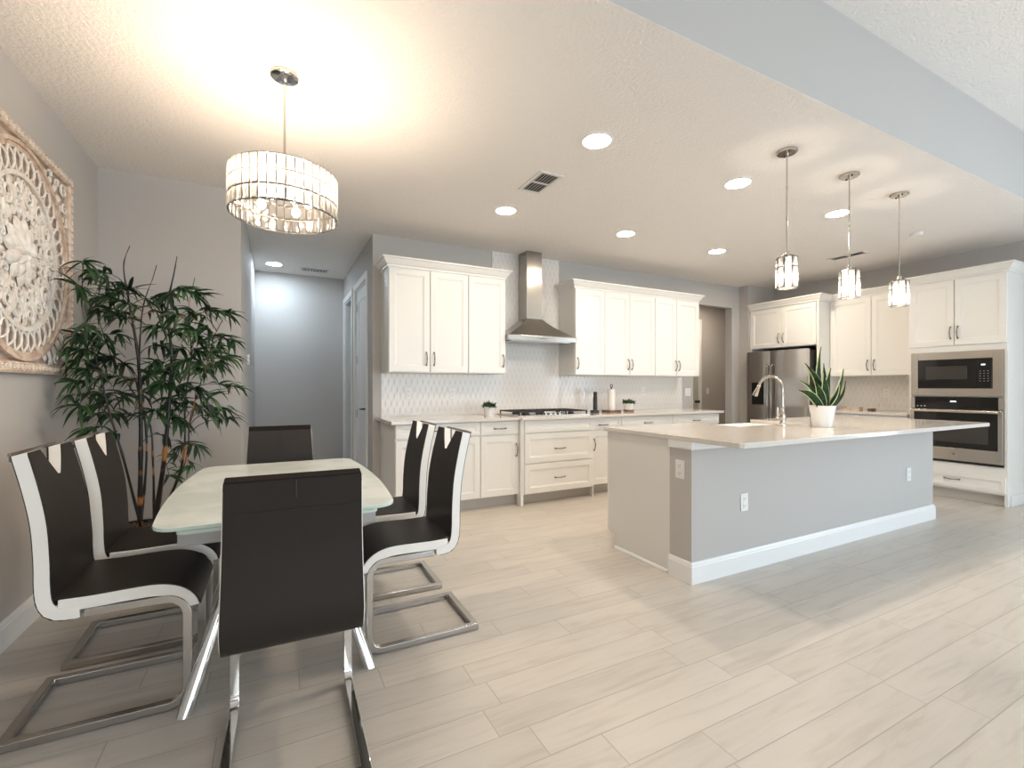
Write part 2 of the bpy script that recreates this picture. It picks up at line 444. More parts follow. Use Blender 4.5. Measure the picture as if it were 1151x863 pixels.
# hall doors (8 ft, casings), the nearer one closed
def casing(n, y0, y1, zt, x=XHR):
    m_ = MB(); wd = .075
    for yy0, yy1 in ((y0-wd, y0), (y1, y1+wd)): m_.box(x-.018, x, yy0, yy1, 0, zt+wd)
    m_.box(x-.018, x, y0, y1, zt, zt+wd)
    m_.box(x, x+.12, y0, y0+.02, 0, zt).box(x, x+.12, y1-.02, y1, 0, zt).box(x, x+.12, y0+.02, y1-.02, zt-.02, zt)
    return struct('door_%d' % n, m_, M['trimw'], bevel=.003)
d1 = casing(1, D1[0], D1[1], DZ)
m_ = MB(); x0 = XHR+.012
m_.box(x0+.008, x0+.035, D1[0]+.022, D1[1]-.022, .01, DZ-.022)
yA, yB_ = D1[0]+.022, D1[1]-.022
for (a, b, c_, d) in ((yA, yA+.11, .01, DZ-.022), (yB_-.11, yB_, .01, DZ-.022), (yA+.11, yB_-.11, .01, .24), (yA+.11, yB_-.11, .92, 1.06), (yA+.11, yB_-.11, DZ-.16, DZ-.022)):
    m_.box(x0, x0+.01, a, b, c_, d)
for (c_, d) in ((.28, .88), (1.10, DZ-.20)):
    m_.box(x0+.003, x0+.01, yA+.15, yB_-.15, c_, d, .003)
m_.build('door_leaf', M['door'], d1, smooth=False, bevel=.002)
h_ = MB(); h_.lathe([(.001, 0), (.028, 0), (.028, -.008), (.001, -.008)], axis='x', base=(x0, yA+.07, .98), n=16)
h_.tube([(x0-.008, yA+.07, .98), (x0-.055, yA+.07, .98)], .010).tube([(x0-.055, yA+.06, .98), (x0-.055, yA+.19, .975)], .009)
h_.build('lever_handle', M['black'], d1)
for z in (.25, .90, 1.56, 2.2):
    MB().box(x0-.004, x0+.002, yB_-.005, yB_+.022, z-.05, z+.05).tube([(x0-.006, yB_+.02, z-.05), (x0-.006, yB_+.02, z+.05)], .007, 8).build('hinge', M['black'], d1)
d2 = casing(2, D2[0], D2[1], DZ)
# doorway in the back wall is a plain drywall opening; the grey door stands on the wall beyond it
m_ = MB(); dx0, dx1 = 6.42, 7.20
for a, b in ((dx0-.08, dx0), (dx1, dx1+.085)): m_.box(a, b, 6.252, 6.27, 0, 2.52)
m_.box(dx0, dx1, 6.252, 6.27, 2.44, 2.52)
d3 = struct('door_3', m_, M['trimw'], bevel=.003)
m_ = MB().box(dx0, dx1, 6.258, 6.27, .01, 2.44)
for (c_, d) in ((.25, .9), (1.1, 2.25)): m_.box(dx0+.14, dx1-.14, 6.254, 6.26, c_, d, .002)
m_.build('door_leaf', M['greydoor'], d3, smooth=False, bevel=.002)
MB().lathe([(.001, 0), (.03, 0), (.03, -.01), (.012, -.02), (.012, -.045), (.028, -.055), (.03, -.07), (.02, -.082), (.001, -.085)], axis='y', base=(7.13, 6.257, .95), n=16).build('door_knob', M['black'], d3)

# ------------------------------------------------------------------ kitchen cabinets
HANDLE = {}
def pull(parent, p, vert=True, L=.135, name='handle'):
    m_ = MB(); n = 13; pts = []; rad = []
    for i in range(n):
        t = i/(n-1); a = (t-.5)*L; out = .028*math.sin(PI*min(max((t-.04)/.92, 0), 1))**.5 + .003
        pts.append((0, -out, a) if vert else (a, -out, 0)); rad.append(.0052 if .15 < t < .85 else .0068)
    m_.tube(pts, rad, 8)
    for sgn in (-1, 1):
        q = (0, -.003, sgn*L*.47) if vert else (sgn*L*.47, -.003, 0)
        m_.ball(q, .0095, 8, (1, .6, 1))
    m_.ball((0, -.031, 0), .0078, 8, (1, 1, 1.6) if vert else (1.6, 1, 1))
    return m_.build(name, M['pull'], parent, loc=p)
def shaker(name, parent, x0, x1, z0, z1, yf, th=.02, fr=.058, m=None):
    """front panel whose face is at y = yf - th (towards -y)"""
    m_ = MB(); y = yf-th
    if z1-z0 < .2: fr = min(fr, .036)
    def ring(i, yy): return [(x0+i, yy, z0+i), (x1-i, yy, z0+i), (x1-i, yy, z1-i), (x0+i, yy, z1-i)]
    m_.rings([ring(0, yf), ring(0, y+.002), ring(.002, y), ring(fr, y), ring(fr+.004, y+.004), ring(fr+.012, y+.0045), ring(fr+.014, y+.009)])
    return m_.build(name, m or M['cab'], parent, smooth=False)
G = .0038
def unit(name, label, loc, rotz, w, d, z0, z1, fronts, group, toe=False, cat='cabinet', endp=False, toe_d=.075):
    """fronts: list of (kind, x0, x1, z0, z1, handle) with handle None / ('v',x,z) / ('h',x,z)"""
    t = thing(name, label, cat, loc, rotz, group)
    b = MB(); b.box(.0005, w-.0005, -d, -.001, z0 if not toe else .115, z1)
    b.build('carcass', M['cab'], t, smooth=False, bevel=.0015)
    if toe: MB().box(.0005, w-.0005, -d+toe_d, -.02, .0005, .115).build('toe_kick', M['toe'], t, smooth=False)
    for k, a, c_, e, f, hd in fronts:
        o = shaker(k, t, a+G, c_-G, e, f, -d)
        if hd: pull(o, (hd[1], -d-.02, hd[2]), hd[0] == 'v')
    return t
UZ0, UZ1 = 1.37, 2.44
def upper(label, X0, w, doors, hx, group):
    fr = []
    for i, (a, b) in enumerate(doors): fr.append(('door', a, b, UZ0+.008, UZ1-.045, ('v', hx[i], 1.51)))
    return unit('wall_cabinet', label, (X0, YB, 0), 0, w, .35, UZ0, UZ1, fr, group)
gu = 'white upper cabinets on the back wall'
upper('white two-door upper cabinet nearest the hallway on the back wall', .983, .832, [(0, .416), (.416, .832)], [.375, .455], gu)
upper('white single-door upper cabinet just left of the range hood', 1.815, .435, [(0, .435)], [.402], gu)
upper('white single-door upper cabinet just right of the range hood', 3.173, .437, [(0, .437)], [.03], gu)
upper('white two-door upper cabinet in the middle of the run right of the hood', 3.61, .823, [(0, .395), (.395, .823)], [.365, .425], gu)
upper('white two-door upper cabinet beside the doorway in the back wall', 4.433, .817, [(0, .39), (.39, .817)], [.365, .425], gu)
CROWN = [(0, 2.405), (.010, 2.405), (.012, 2.425), (.022, 2.432), (.040, 2.458), (.052, 2.478), (.064, 2.482), (.064, 2.497), (0, 2.497)]
def crown(label, path, nm='crown_molding'):
    o = molding(MB(), path, CROWN).build(nm, M['cab'], smooth=False)
    return tag(o, label, 'molding', 'crown moldings on the cabinets')
yu = YB-.3505
crown('white crown molding on top of the upper cabinets left of the hood', [(.983, YB-.001), (.983, yu), (2.25, yu), (2.25, YB-.01)])
crown('white crown molding on top of the upper cabinets right of the hood', [(3.173, YB-.01), (3.173, yu), (5.25, yu), (5.25, YB-.001)])

# base run
gb = 'white base cabinets on the back wall'
BD = YB-4.26
def base(label, X0, w, fronts, d=BD, loc_y=YB, toe_d=.075):
    return unit('base_cabinet', label, (X0, loc_y, 0), 0, w, d, .115, .883, fronts, gb, toe=True, toe_d=toe_d)
dz0, dz1, tz0, tz1 = .124, .728, .748, .875
base('white base cabinet with one wide drawer over two doors behind the right-hand chairs', .976, .842,
     [('drawer', 0, .842, tz0, tz1, ('h', .42, .81)), ('door', 0, .421, dz0, dz1, ('v', .385, .62)), ('door', .421, .842, dz0, dz1, ('v', .457, .62))])
base('narrow white base cabinet with drawer and door left of the cooktop drawers', 1.818, .432,
     [('drawer', 0, .432, tz0, tz1, ('h', .216, .805)), ('door', 0, .432, dz0, dz1, ('v', .40, .58))])
t = base('white three-drawer base cabinet standing forward under the cooktop', 2.25, .922,
     [('drawer', .035, .905, .752, .877, None), ('drawer', .035, .905, .437, .74, ('h', .465, .575)), ('drawer', .035, .905, .122, .425, ('h', .465, .268))], d=BD+.06, toe_d=.10)
for a, b_ in ((.0, .03), (.912, .922)): MB().box(a, b_, -BD-.0605, -BD+.02, .0005, .883).build('filler_post', M['cab'], t, smooth=False)
base('narrow white base cabinet with drawer and door right of the cooktop drawers', 3.172, .438,
     [('drawer', 0, .438, tz0, tz1, ('h', .17, .795)), ('door', 0, .438, dz0, dz1, ('v', .035, .575))])
base('white base cabinet with wide drawer below the paper towels and potted succulent', 3.61, .826,
     [('drawer', 0, .826, tz0, tz1, ('h', .41, .798)), ('door', 0, .413, dz0, dz1, ('v', .38, .62)), ('door', .413, .826, dz0, dz1, ('v', .446, .62))])
base('white base cabinet with wide drawer at the doorway end of the back counter', 4.436, .834,
     [('drawer', 0, .834, tz0, tz1, ('h', .41, .798)), ('door', 0, .417, dz0, dz1, ('v', .384, .62)), ('door', .417, .834, dz0, dz1, ('v', .45, .62))])
ZC = .914
poly = [(.93, YB-.0005), (.93, 4.195), (2.235, 4.195), (2.235, 4.14), (3.185, 4.14), (3.185, 4.195), (5.305, 4.195), (5.305, YB-.0005)]
o = MB().prism(poly, .884, ZC).build('worktop', M['quartz'], smooth=False, bevel=.003)
tag(o, 'pale quartz worktop along the back wall under the hood', 'countertop', 'quartz worktops')

# tile
o = MB().box(.984, 5.312, YB-.009, YB-.0003, ZC+.0005, UZ0-.0005).box(2.252, 3.171, YB-.009, YB-.0003, UZ0-.0005, H-.001)
o = o.build('tiled_backsplash', M['tile'], smooth=False)
tag(o, 'glossy off-white picket tile backsplash behind cooktop and hood', 'backsplash', 'tiled backsplashes')

# right wall
RW = -PI/2
def rthing(name, label, yfar, w, d, z0, z1, fronts, group, **k):
    return unit(name, label, (XR, yfar, 0), RW, w, d, z0, z1, fronts, group, **k)
gr = 'white cabinets on the right wall'
t = thing('refrigerator_cabinet', 'white two-door cabinet with tall side panels around the refrigerator', 'cabinet', (XR, 4.754, 0), RW, gr)
FW = 4.754-3.72
MB().box(.001, FW-.0305, -.59, -.001, 1.803, UZ1).build('carcass', M['cab'], t, smooth=False, bevel=.0015)
MB().box(.001, .02, -.59, -.001, .0005, 1.8025).box(FW-.03, FW-.001, -.61, -.001, .0005, UZ1).build('side_panel', M['cab'], t, smooth=False, bevel=.0015)
MB().box(.02, FW-.03, -.03, -.001, .0005, 1.8).build('gap_shade_panel', M['gap'], t, smooth=False)  # dark sheet standing for the shade around the refrigerator
for a, b, hx in ((.005, .505, .47), (.505, FW-.032, .54)):
    o = shaker('door', t, a+G, b-G, 1.812, UZ1-.045, -.59); pull(o, (hx, -.61, 1.945), True)
t = rthing('wall_cabinet', 'white two-door upper cabinet between refrigerator and oven tower', 3.719, 1.0, .335, UZ0, UZ1,
       [('door', 0, .5, UZ0+.008, UZ1-.045, ('v', .462, 1.51)), ('door', .5, 1.0, UZ0+.008, UZ1-.045, ('v', .538, 1.51))], gr)
t = rthing('base_cabinet', 'white base cabinet in the corner between refrigerator and oven tower', 3.719, 1.0, .60, .115, .883,
       [('drawer', 0, .5, tz0, tz1, ('h', .25, .81)), ('drawer', .5, 1.0, tz0, tz1, ('h', .75, .81)), ('door', 0, .5, dz0, dz1, ('v', .46, .62)), ('door', .5, 1., dz0, dz1, ('v', .54, .62))], gr, toe=True)
o = MB().box(6.565, XR-.0005, 2.7195, 3.7185, .884, ZC).build('worktop', M['quartz'], smooth=False, bevel=.003)
tag(o, 'short pale quartz worktop between refrigerator and oven tower', 'countertop', 'quartz worktops')
o = MB().box(XR-.009, XR, 2.7195, 3.7185, ZC+.0005, UZ0-.0005).build('tiled_backsplash', M['tileR'], smooth=False)
tag(o, 'off-white picket tile backsplash on the right wall beside oven tower', 'backsplash', 'tiled backsplashes')

# oven tower: width .823 from Y 2.718 to 1.895
TW = 2.718-1.895
t = thing('oven_tower', 'tall white cabinet tower holding microwave and wall oven', 'cabinet', (XR, 2.718, 0), RW, gr)
b = MB(); dd = .592
b.box(.0005, .0272, -dd, -.001, .0005, UZ1).box(TW-.0272, TW, -dd, -.001, .0005, UZ1)
b.box(.0272, TW-.0272, -dd, -.001, 1.6125, UZ1).box(.0272, TW-.0272, -dd, -.001, .115, .40)
b.box(.0272, TW-.0272, -dd, -.001, 1.1185, 1.1270).box(.0272, TW-.0272, -.02, -.001, .4, 1.6125)
b.build('carcass', M['cab'], t, smooth=False, bevel=.0015)
MB().box(.02, TW-.02, -dd+.06, -.02, .0005, .115).build('toe_kick', M['toe'], t, smooth=False)
b = MB().box(TW, TW+.012, -dd+.06, -.001, .0005, .11); b.build('base_trim', M['trimw'], t, smooth=False, bevel=.003)
for a, b_, hx in ((.0, TW/2, TW/2-.03), (TW/2, TW, TW/2+.03)):
    o = shaker('door', t, a+G, b_-G, 1.682, UZ1-.045, -dd); pull(o, (hx, -dd-.02, 1.82), True)
o = shaker('drawer', t, .012, TW-.012, .135, .295, -dd); pull(o, (TW/2-.02, -dd-.02, .225), False)
# crown along the whole right-hand run
crown('white crown molding over the oven tower and refrigerator cabinets',
      [(XR-.61, 4.75), (XR-.61, 3.72), (XR-.3355, 3.72), (XR-.3355, 2.718), (XR-.593, 2.718), (XR-.593, 1.895), (XR, 1.895)])

# built-in microwave
FX = -dd-.022
t = thing('microwave_oven', 'built-in stainless microwave with black glass front above the wall oven', 'microwave', (XR, 2.718, 0), RW)
x0, x1, z0, z1 = .028, TW-.028, 1.128, 1.612
gx0, gx1, gz0, gz1 = .094, .715, 1.212, 1.530
b = MB().box(x0, x1, -dd+.002, -.10, 1.1275, 1.612)
b.build('body', M['black'], t, smooth=False)
b = MB()
for q in ((x0, gx0, z0, z1), (gx1, x1, z0, z1), (gx0, gx1, z0, gz0), (gx0, gx1, gz1, z1)): b.box(q[0], q[1], FX, -dd-.0005, q[2], q[3])
b.build('trim_frame', M['steel'], t, smooth=False, bevel=.002)
b = MB().box(gx0+.001, gx1-.12, FX-.012, -dd-.001, gz0+.001, gz1-.001, .003); dr = b.build('door', M['blackglass'], t, smooth=False)
MB().box(gx0+.075, gx0+.43, FX-.0128, FX-.0122, gz0+.10, gz1-.075).build('window', M['ovenwin'], dr, smooth=False)
b = MB().box(gx1-.118, gx1-.001, FX-.012, -dd-.001, gz0+.001, gz1-.001, .003); cp_ = b.build('control_panel', M['blackglass'], t, smooth=False)
MB().box(gx1-.082, gx1-.05, FX-.0128, FX-.0122, gz1-.075, gz1-.062).build('clock_display', M['display'], cp_, smooth=False)
b = MB()
for i in range(3):
    for j in range(5): b.box(gx1-.095+i*.030, gx1-.083+i*.030, FX-.0128, FX-.0122, gz0+.075+j*.026, gz0+.080+j*.026)
b.build('keypad_print', mat('grey_print', (.35, .35, .36), .5), cp_, smooth=False)

# wall oven
t = thing('wall_oven', 'built-in stainless wall oven with black glass door below the microwave', 'oven', (XR, 2.718, 0), RW)
z0, z1 = .402, 1.1175
MB().box(x0, x1, -dd+.002, -.10, .401, 1.118).build('body', M['black'], t, smooth=False)
MB().box(x0, x1, FX+.004, -dd-.0005, .402, .425).build('vent_slot', M['black'], t, smooth=False)
for a in (x0, x1-.035): MB().box(a, a+.035, FX, -dd-.0005, .984, z1).build('side_trim', M['steel'], t, smooth=False)
cp_ = MB().box(x0+.036, x1-.036, FX-.003, -dd-.0005, .984, z1-.001, .002).build('control_panel', M['blackglass'], t, smooth=False)
b = MB().box(.38, .43, FX-.0038, FX-.0032, 1.062, 1.075); b.build('clock_display', M['display'], cp_, smooth=False)
b = MB()
for i in range(3): b.box(.085+i*.033, .097+i*.033, FX-.0038, FX-.0032, 1.008, 1.018)
b.build('keypad_print', mat('pale_print', (.55, .55, .56), .5), cp_, smooth=False)
DXF = FX-.018
b = MB(); gx0, gx1, gz0, gz1 = x0+.036, x1-.036, .565, .955
for q in ((x0, gx0, .43, .978), (gx1, x1, .43, .978), (gx0, gx1, .43, gz0), (gx0, gx1, gz1, .978)): b.box(q[0], q[1], DXF, -dd-.0005, q[2], q[3])
dr = b.build('door', M['steel'], t, smooth=False, bevel=.002)
MB().box(gx0+.0005, gx1-.0005, DXF-.002, DXF+.01, gz0+.0005, gz1-.0005).build('door_glass', M['blackglass'], dr, smooth=False)
MB().box(gx0+.07, gx1-.07, DXF-.0028, DXF-.0022, gz0+.06, gz1-.09).build('window', M['ovenwin'], dr, smooth=False)
b = MB().box(x0+.02, x1-.02, DXF-.045, DXF-.028, .950, .976, .005)
b.box(x0+.03, x0+.055, DXF-.030, DXF, .953, .973).box(x1-.055, x1-.03, DXF-.030, DXF, .953, .973); b.build('handle', M['steel'], dr)
b = MB().lathe([(.001, 0), (.014, 0), (.014, -.002), (.001, -.002)], axis='y', base=(TW/2, DXF, .50), n=20); b.build('badge', M['pull'], dr)
b = MB()   # looped script monogram on the round badge
b.tube([(TW/2+.006*math.cos(a)-.003, DXF-.003, .50+.006*math.sin(a)) for a in [i*.5 for i in range(12)]], .0009, 5)
b.tube([(TW/2+.005*math.cos(a)+.004, DXF-.003, .50+.005*math.sin(a)) for a in [i*.5 for i in range(12)]], .0009, 5)
b.build('badge_monogram', M['chrome'], dr)

# refrigerator, side by side (front towards -X). local x from far to near
t = thing('refrigerator', 'stainless side-by-side refrigerator with black water dispenser', 'refrigerator', (6.46, 4.70, 0), RW)
Wf, Hf = .91, 1.755
MB().box(.006, Wf-.006, .055, .70, .02, Hf-.02).build('cabinet_body', mat('dark_grey_fridge_side', (.06, .055, .05), .4), t, smooth=False, bevel=.004)
MB().box(.01, Wf-.01, .012, .055, .0005, .065).build('kick_grille', M['black'], t, smooth=False)
def fdoor(a, b_):
    m2 = MB(); n = 12; rs = []
    for i in range(n+1):
        u = i/n; x = a+(b_-a)*u; y = -.012*math.sin(PI*u)**.6
        rs.append([(x, y, .07), (x, y, Hf), (x, .053, Hf), (x, .053, .07)])
    m2.rings(rs); return m2
M['fridge'] = bump(mat('fridge_steel', (.60, .58, .56), .16, 1), 1.2, .25, .02, 1, 'noise', (.6, .6, 3))
fd = fdoor(.0, .377).build('freezer_door', M['fridge'], t)
rd = fdoor(.383, Wf).build('refrigerator_door', M['fridge'], t)
for par, hx in ((fd, .345), (rd, .415)):
    MB().tube([(hx, -.010, .50), (hx, -.040, .53), (hx, -.045, 1.0), (hx, -.040, 1.52), (hx, -.010, 1.55)], .010, 10).build('handle', M['pull'], par)
b = MB().box(.085, .30, -.0195, -.006, .955, 1.305, .004); dp = b.build('water_dispenser', M['satin'], fd, smooth=False)
MB().box(.097, .288, -.0205, -.012, .967, 1.293).build('dispenser_recess', M['blackglass'], fd, smooth=False)

# ------------------------------------------------------------------ range hood
t = thing('range_hood', 'stainless chimney range hood over the cooktop on tiled wall', 'range hood', (2.70, YB-.0095, 0))
b = MB(); w2, d2_, zt, zb = .45, .42, 1.80, 1.745
b.rings([[(-w2, -d2_, zb), (w2, -d2_, zb), (w2, 0, zb), (-w2, 0, zb)], [(-w2, -d2_, zt), (w2, -d2_, zt), (w2, 0, zt), (-w2, 0, zt)]])
b.build('lip', M['steelH'], t, smooth=False, bevel=.003)
b = MB(); k = []
for i in range(7):
    u = i/6; z = zt+.0005+(2.02-zt)*u; s_ = (1-u)**1.25
    hw = .108+(w2-.01-.108)*s_; dp_ = .215+(d2_-.01-.215)*s_
    k.append([(-hw, -dp_, z), (hw, -dp_, z), (hw, 0, z), (-hw, 0, z)])
b.rings(k); b.build('canopy', M['steelH'], t)
MB().box(-.105, .105, -.212, 0, 2.0205, 2.50).build('lower_flue', M['steelH'], t, smooth=False, bevel=.002)
MB().box(-.101, .101, -.208, 0, 2.5005, H-.001).build('upper_flue', M['steelH'], t, smooth=False, bevel=.002)
MB().box(-.39, .39, -.37, -.05, zb-.006, zb-.0002).build('grease_filter', M['satin'], t, smooth=False)
b = MB()
for i in range(5): b.lathe([(.001, 0), (.006, 0), (.006, -.003), (.001, -.003)], axis='y', base=(-.04+i*.02, -d2_, 1.772), n=10)
b.build('control_buttons', M['slot'], t)

# ------------------------------------------------------------------ gas cooktop
t = thing('gas_cooktop', 'black gas cooktop with cast iron grates set into the worktop', 'cooktop', (2.70, 4.50, ZC))
MB().box(-.45, .45, -.25, .26, .0005, .012, .003).build('steel_tray', M['steel'], t, smooth=False)
for gx in (-.29, 0, .29):
    b = MB(); w_, z_ = .138, .048
    y0_, y1_ = (-.235, .235) if gx else (-.10, .235)
    for a in (-w_, w_): b.box(gx+a-.007, gx+a+.007, y0_, y1_, z_-.006, z_+.006)
    for yy in (y0_+.007, (y0_+y1_)/2, y1_-.007): b.box(gx-w_, gx+w_, yy-.006, yy+.006, z_-.006, z_+.006)
    for a in (-.05, .05): b.box(gx+a-.005, gx+a+.005, y0_, y1_, z_-.005, z_+.005)
    for a in (-w_, w_):
        for yy in (y0_+.007, y1_-.007): b.box(gx+a-.006, gx+a+.006, yy-.006, yy+.006, .0125, z_)
    b.build('grate', M['castiron'], t, smooth=False)
for gx, gy, r in ((-.29, -.12, .045), (-.29, .13, .038), (0, .07, .058), (.29, -.12, .038), (.29, .13, .045)):
    MB().lathe([(.001, .0125), (r, .0125), (r, .022), (r*.8, .026), (r*.8, .034), (.001, .036)], gx, gy, 20).build('burner', M['castiron'], t)
for i in range(4):
    MB().lathe([(.001, .0125), (.019, .0125), (.017, .038), (.014, .042), (.001, .042)], -.09+i*.06, -.195, 16).build('knob', M['chrome'], t)

# ------------------------------------------------------------------ island
IX0, IX1, IY, IYB = 2.31, 5.46, 2.06, 2.87
t = thing('kitchen_island', 'long grey kitchen island with white baseboard and white end panel', 'kitchen island', (IX0, IY, 0))
L_ = IX1-IX0
MB().box(0, L_, 0, .18, .0005, .882).build('knee_wall', M['wall'], t, smooth=False)
b = MB(); molding(b, [(0, .18), (0, 0), (L_, 0), (L_, .18)], BASE); b.build('baseboard', M['trimw'], t, smooth=False)
b = MB(); molding(b, [(0, .18), (0, 0), (L_, 0), (L_, .18)], [(0, .835), (.010, .835), (.014, .845), (.014, .883), (0, .883)]); b.build('trim_band', M['trimw'], t, smooth=False)
b = MB().box(.004, L_-.004, .1805, .81-.075, .0005, .115).box(.004, .94-.0, .1805, .81, .115, .883).box(1.751, L_-.004, .1805, .81, .115, .883).box(.94, 1.751, .1805, .81, .115, .62)
b.build('cabinet_box', M['cabside'], t, smooth=False)
b = MB(); molding(b, [(0.004, .81-.075), (0.004, .1965)], [(0, 0), (.013, 0), (.013, .008), (.006, .018), (0, .02)]); b.build('shoe_molding', M['trimw'], t, smooth=False)
edges = [.004, .48, .94, 1.751, 2.2, 2.67, L_-.004]
for i in range(6):
    a, c_ = edges[i], edges[i+1]
    # fronts face +Y : build mirrored
    m2 = MB(); y = .83
    zz1 = .875 if i != 2 else .60
    def ring(k2, yy): return [(a+G+k2, yy, .124+k2), (a+G+k2, yy, zz1-k2), (c_-G-k2, yy, zz1-k2), (c_-G-k2, yy, .124+k2)]
    m2.rings([ring(0, .8105), ring(0, y), ring(.055, y), ring(.065, y-.008)])
    o = m2.build('door', M['cab'], t, smooth=False)
    MB().tube([(c_-.05, y, .60), (c_-.05, y+.028, .62), (c_-.05, y+.028, .72), (c_-.05, y, .74)] if i != 2 else [(1.28, y, .55), (1.30, y+.028, .55), (1.39, y+.028, .55), (1.41, y, .55)], .0055, 8).build('handle', M['pull'], o)
CX0, CX1, CY0, CY1 = 2.298, 5.556, 1.697, 2.919
SX0, SX1, SY0 = 3.25, 4.06, 2.43
poly = [(CX0+.02, CY0), (CX1-.02, CY0), (CX1, CY0+.02), (CX1, CY1), (SX1, CY1), (SX1, SY0), (SX0, SY0), (SX0, CY1), (CX0, CY1), (CX0, CY0+.02)]
o = MB().prism(poly, .884, ZC).build('worktop', M['quartz'], smooth=False, bevel=.003)
tag(o, 'large pale quartz island worktop overhanging the grey island', 'countertop', 'quartz worktops')
# apron sink
t = thing('farmhouse_sink', 'white apron-front sink set in the island worktop behind faucet', 'sink', ((SX0+SX1)/2, (SY0+CY1)/2, 0))
hw, hy = (SX1-SX0)/2-.003, (CY1-SY0)/2
b = MB(); zt_, zb_ = .883, .63
def rr(x, y, r, z, n=5):
    pts = []
    for cx, cy, a0 in ((x-r, y-r, 0), (-x+r, y-r, PI/2), (-x+r, -y+r, PI), (x-r, -y+r, 1.5*PI)):
        for i in range(n+1):
            a = a0+PI/2*i/n; pts.append((cx+r*math.cos(a), cy+r*math.sin(a), z))
    return pts
b.rings([rr(hw, hy+.02, .02, zb_), rr(hw, hy+.02, .02, zt_-.006), rr(hw-.004, hy+.016, .02, zt_), rr(hw-.022, hy-.002, .03, zt_), rr(hw-.026, hy-.006, .03, zt_-.006), rr(hw-.035, hy-.015, .04, zb_+.03), rr(hw-.06, hy-.04, .04, zb_+.02)])
b.build('basin', M['sink'], t)
MB().lathe([(.001, zb_+.0205), (.045, zb_+.0205), (.045, zb_+.026), (.03, zb_+.024), (.001, zb_+.024)], n=20).build('drain', M['chrome'], t)
# faucet
fx, fy = 3.66, 2.345
t = thing('kitchen_faucet', 'tall brushed nickel gooseneck faucet on the island worktop', 'faucet', (fx, fy, ZC))
MB().lathe([(.001, .0005), (.030, .0005), (.030, .006), (.024, .012), (.020, .03), (.024, .055), (.026, .075), (.022, .095), (.015, .115), (.014, .135), (.017, .14), (.017, .148), (.012, .15), (.001, .15)], n=24).build('base', M['nickel'], t)
pts = [(0, 0, .15), (0, 0, .22), (0, 0, .29)]
for i in range(1, 13):
    a = PI*i/12*.90; R = .103; pts.append((0, R-R*math.cos(a), .298+R*math.sin(a)))
sp = MB().tube(pts, .0115, 14).build('spout', M['nickel'], t)
e = Vector(pts[-1]); dv = (e-Vector(pts[-2])).normalized()
MB().tube([e, e+dv*.008, e+dv*.016, e+dv*.03, e+dv*.075, e+dv*.098, e+dv*.102], [.0125, .0155, .013, .014, .020, .0225, .015], 16).build('spray_head', M['nickel'], t)
lv = MB().tube([(-.018, .0, .062), (-.045, .0, .066), (-.058, .0, .072)], [.014, .014, .012], 12)
lv.tube([(-.055, 0, .070), (-.065, -.004, .10), (-.08, -.010, .15), (-.083, -.011, .155)], [.007, .009, .0075, .003], 10)
lv.build('lever_handle', M['nickel'], t)

# ------------------------------------------------------------------ outlets and switches
def outlet(label, loc, rotz, gang=1, kind='socket', group='white wall outlets'):
    t = thing('wall_outlet' if kind == 'socket' else 'light_switch', label, 'outlet' if kind == 'socket' else 'light switch', loc, rotz, group)
    w_ = .036*(1 if gang == 1 else 1.65)
    MB().box(-w_, w_, -.006, -.0003, -.058, .058, .0025).build('cover_plate', M['outlet'], t, smooth=False)
    for g in range(gang):
        cx = 0 if gang == 1 else (-.023 if g == 0 else .023)
        if kind == 'socket':
            for dz in (-.024, .024):
                f = MB().box(cx-.016, cx+.016, -.0085, -.006, dz-.017, dz+.017, .001).build('socket', M['outlet'], t, smooth=False)
                MB().box(cx-.008, cx-.0055, -.009, -.0086, dz-.004, dz+.006).box(cx+.0055, cx+.008, -.009, -.0086, dz-.004, dz+.006).box(cx-.002, cx+.002, -.009, -.0086, dz-.012, dz-.008).build('slots', M['slot'], f, smooth=False)
        else:
            MB().box(cx-.016, cx+.016, -.009, -.006, -.033, .033, .0015).build('rocker', M['outlet'], t, smooth=False)
    return t
yt = YB-.0092
outlet('white outlet on the backsplash nearest the hallway end', (1.268, yt, 1.158), 0)
outlet('white outlet on the backsplash left of the small potted plant', (1.764, yt, 1.155), 0)
outlet('white outlet on the backsplash behind the black gadget', (3.62, yt, 1.14), 0)
outlet('white outlet on the backsplash right of the succulent pot', (4.55, yt, 1.17), 0)
outlet('white double switch on grey wall by the doorway', (5.43, YB-.0002, 1.15), 0, 2, 'switch', 'light switches')
outlet('light switch seen through the doorway on the far corridor wall', (7.46, 6.2698, 1.15), 0, 1, 'switch', 'light switches')
outlet('white outlet on the right wall tiles beside the oven tower', (XR-.0092, 3.2, 1.145), RW)
outlet('white outlet on the narrow left end of the grey island', (IX0-.0003, 2.15, .70), -PI/2)
outlet('white outlet on the long island front near its left end', (2.80, IY-.0003, .455), 0)
outlet('white outlet on the long island front near its right end', (5.004, IY-.0003, .452), 0)
t = thing('thermostat', 'small white thermostat on the left wall of the hallway', 'thermostat', (XHL+.0003, 5.3, 1.50), PI/2)
MB().box(-.045, .045, -.022, 0, -.05, .05, .006).build('housing', M['outlet'], t); MB().box(-.025, .025, -.0232, -.0222, -.01, .03).build('screen', M['slot'], t, smooth=False)

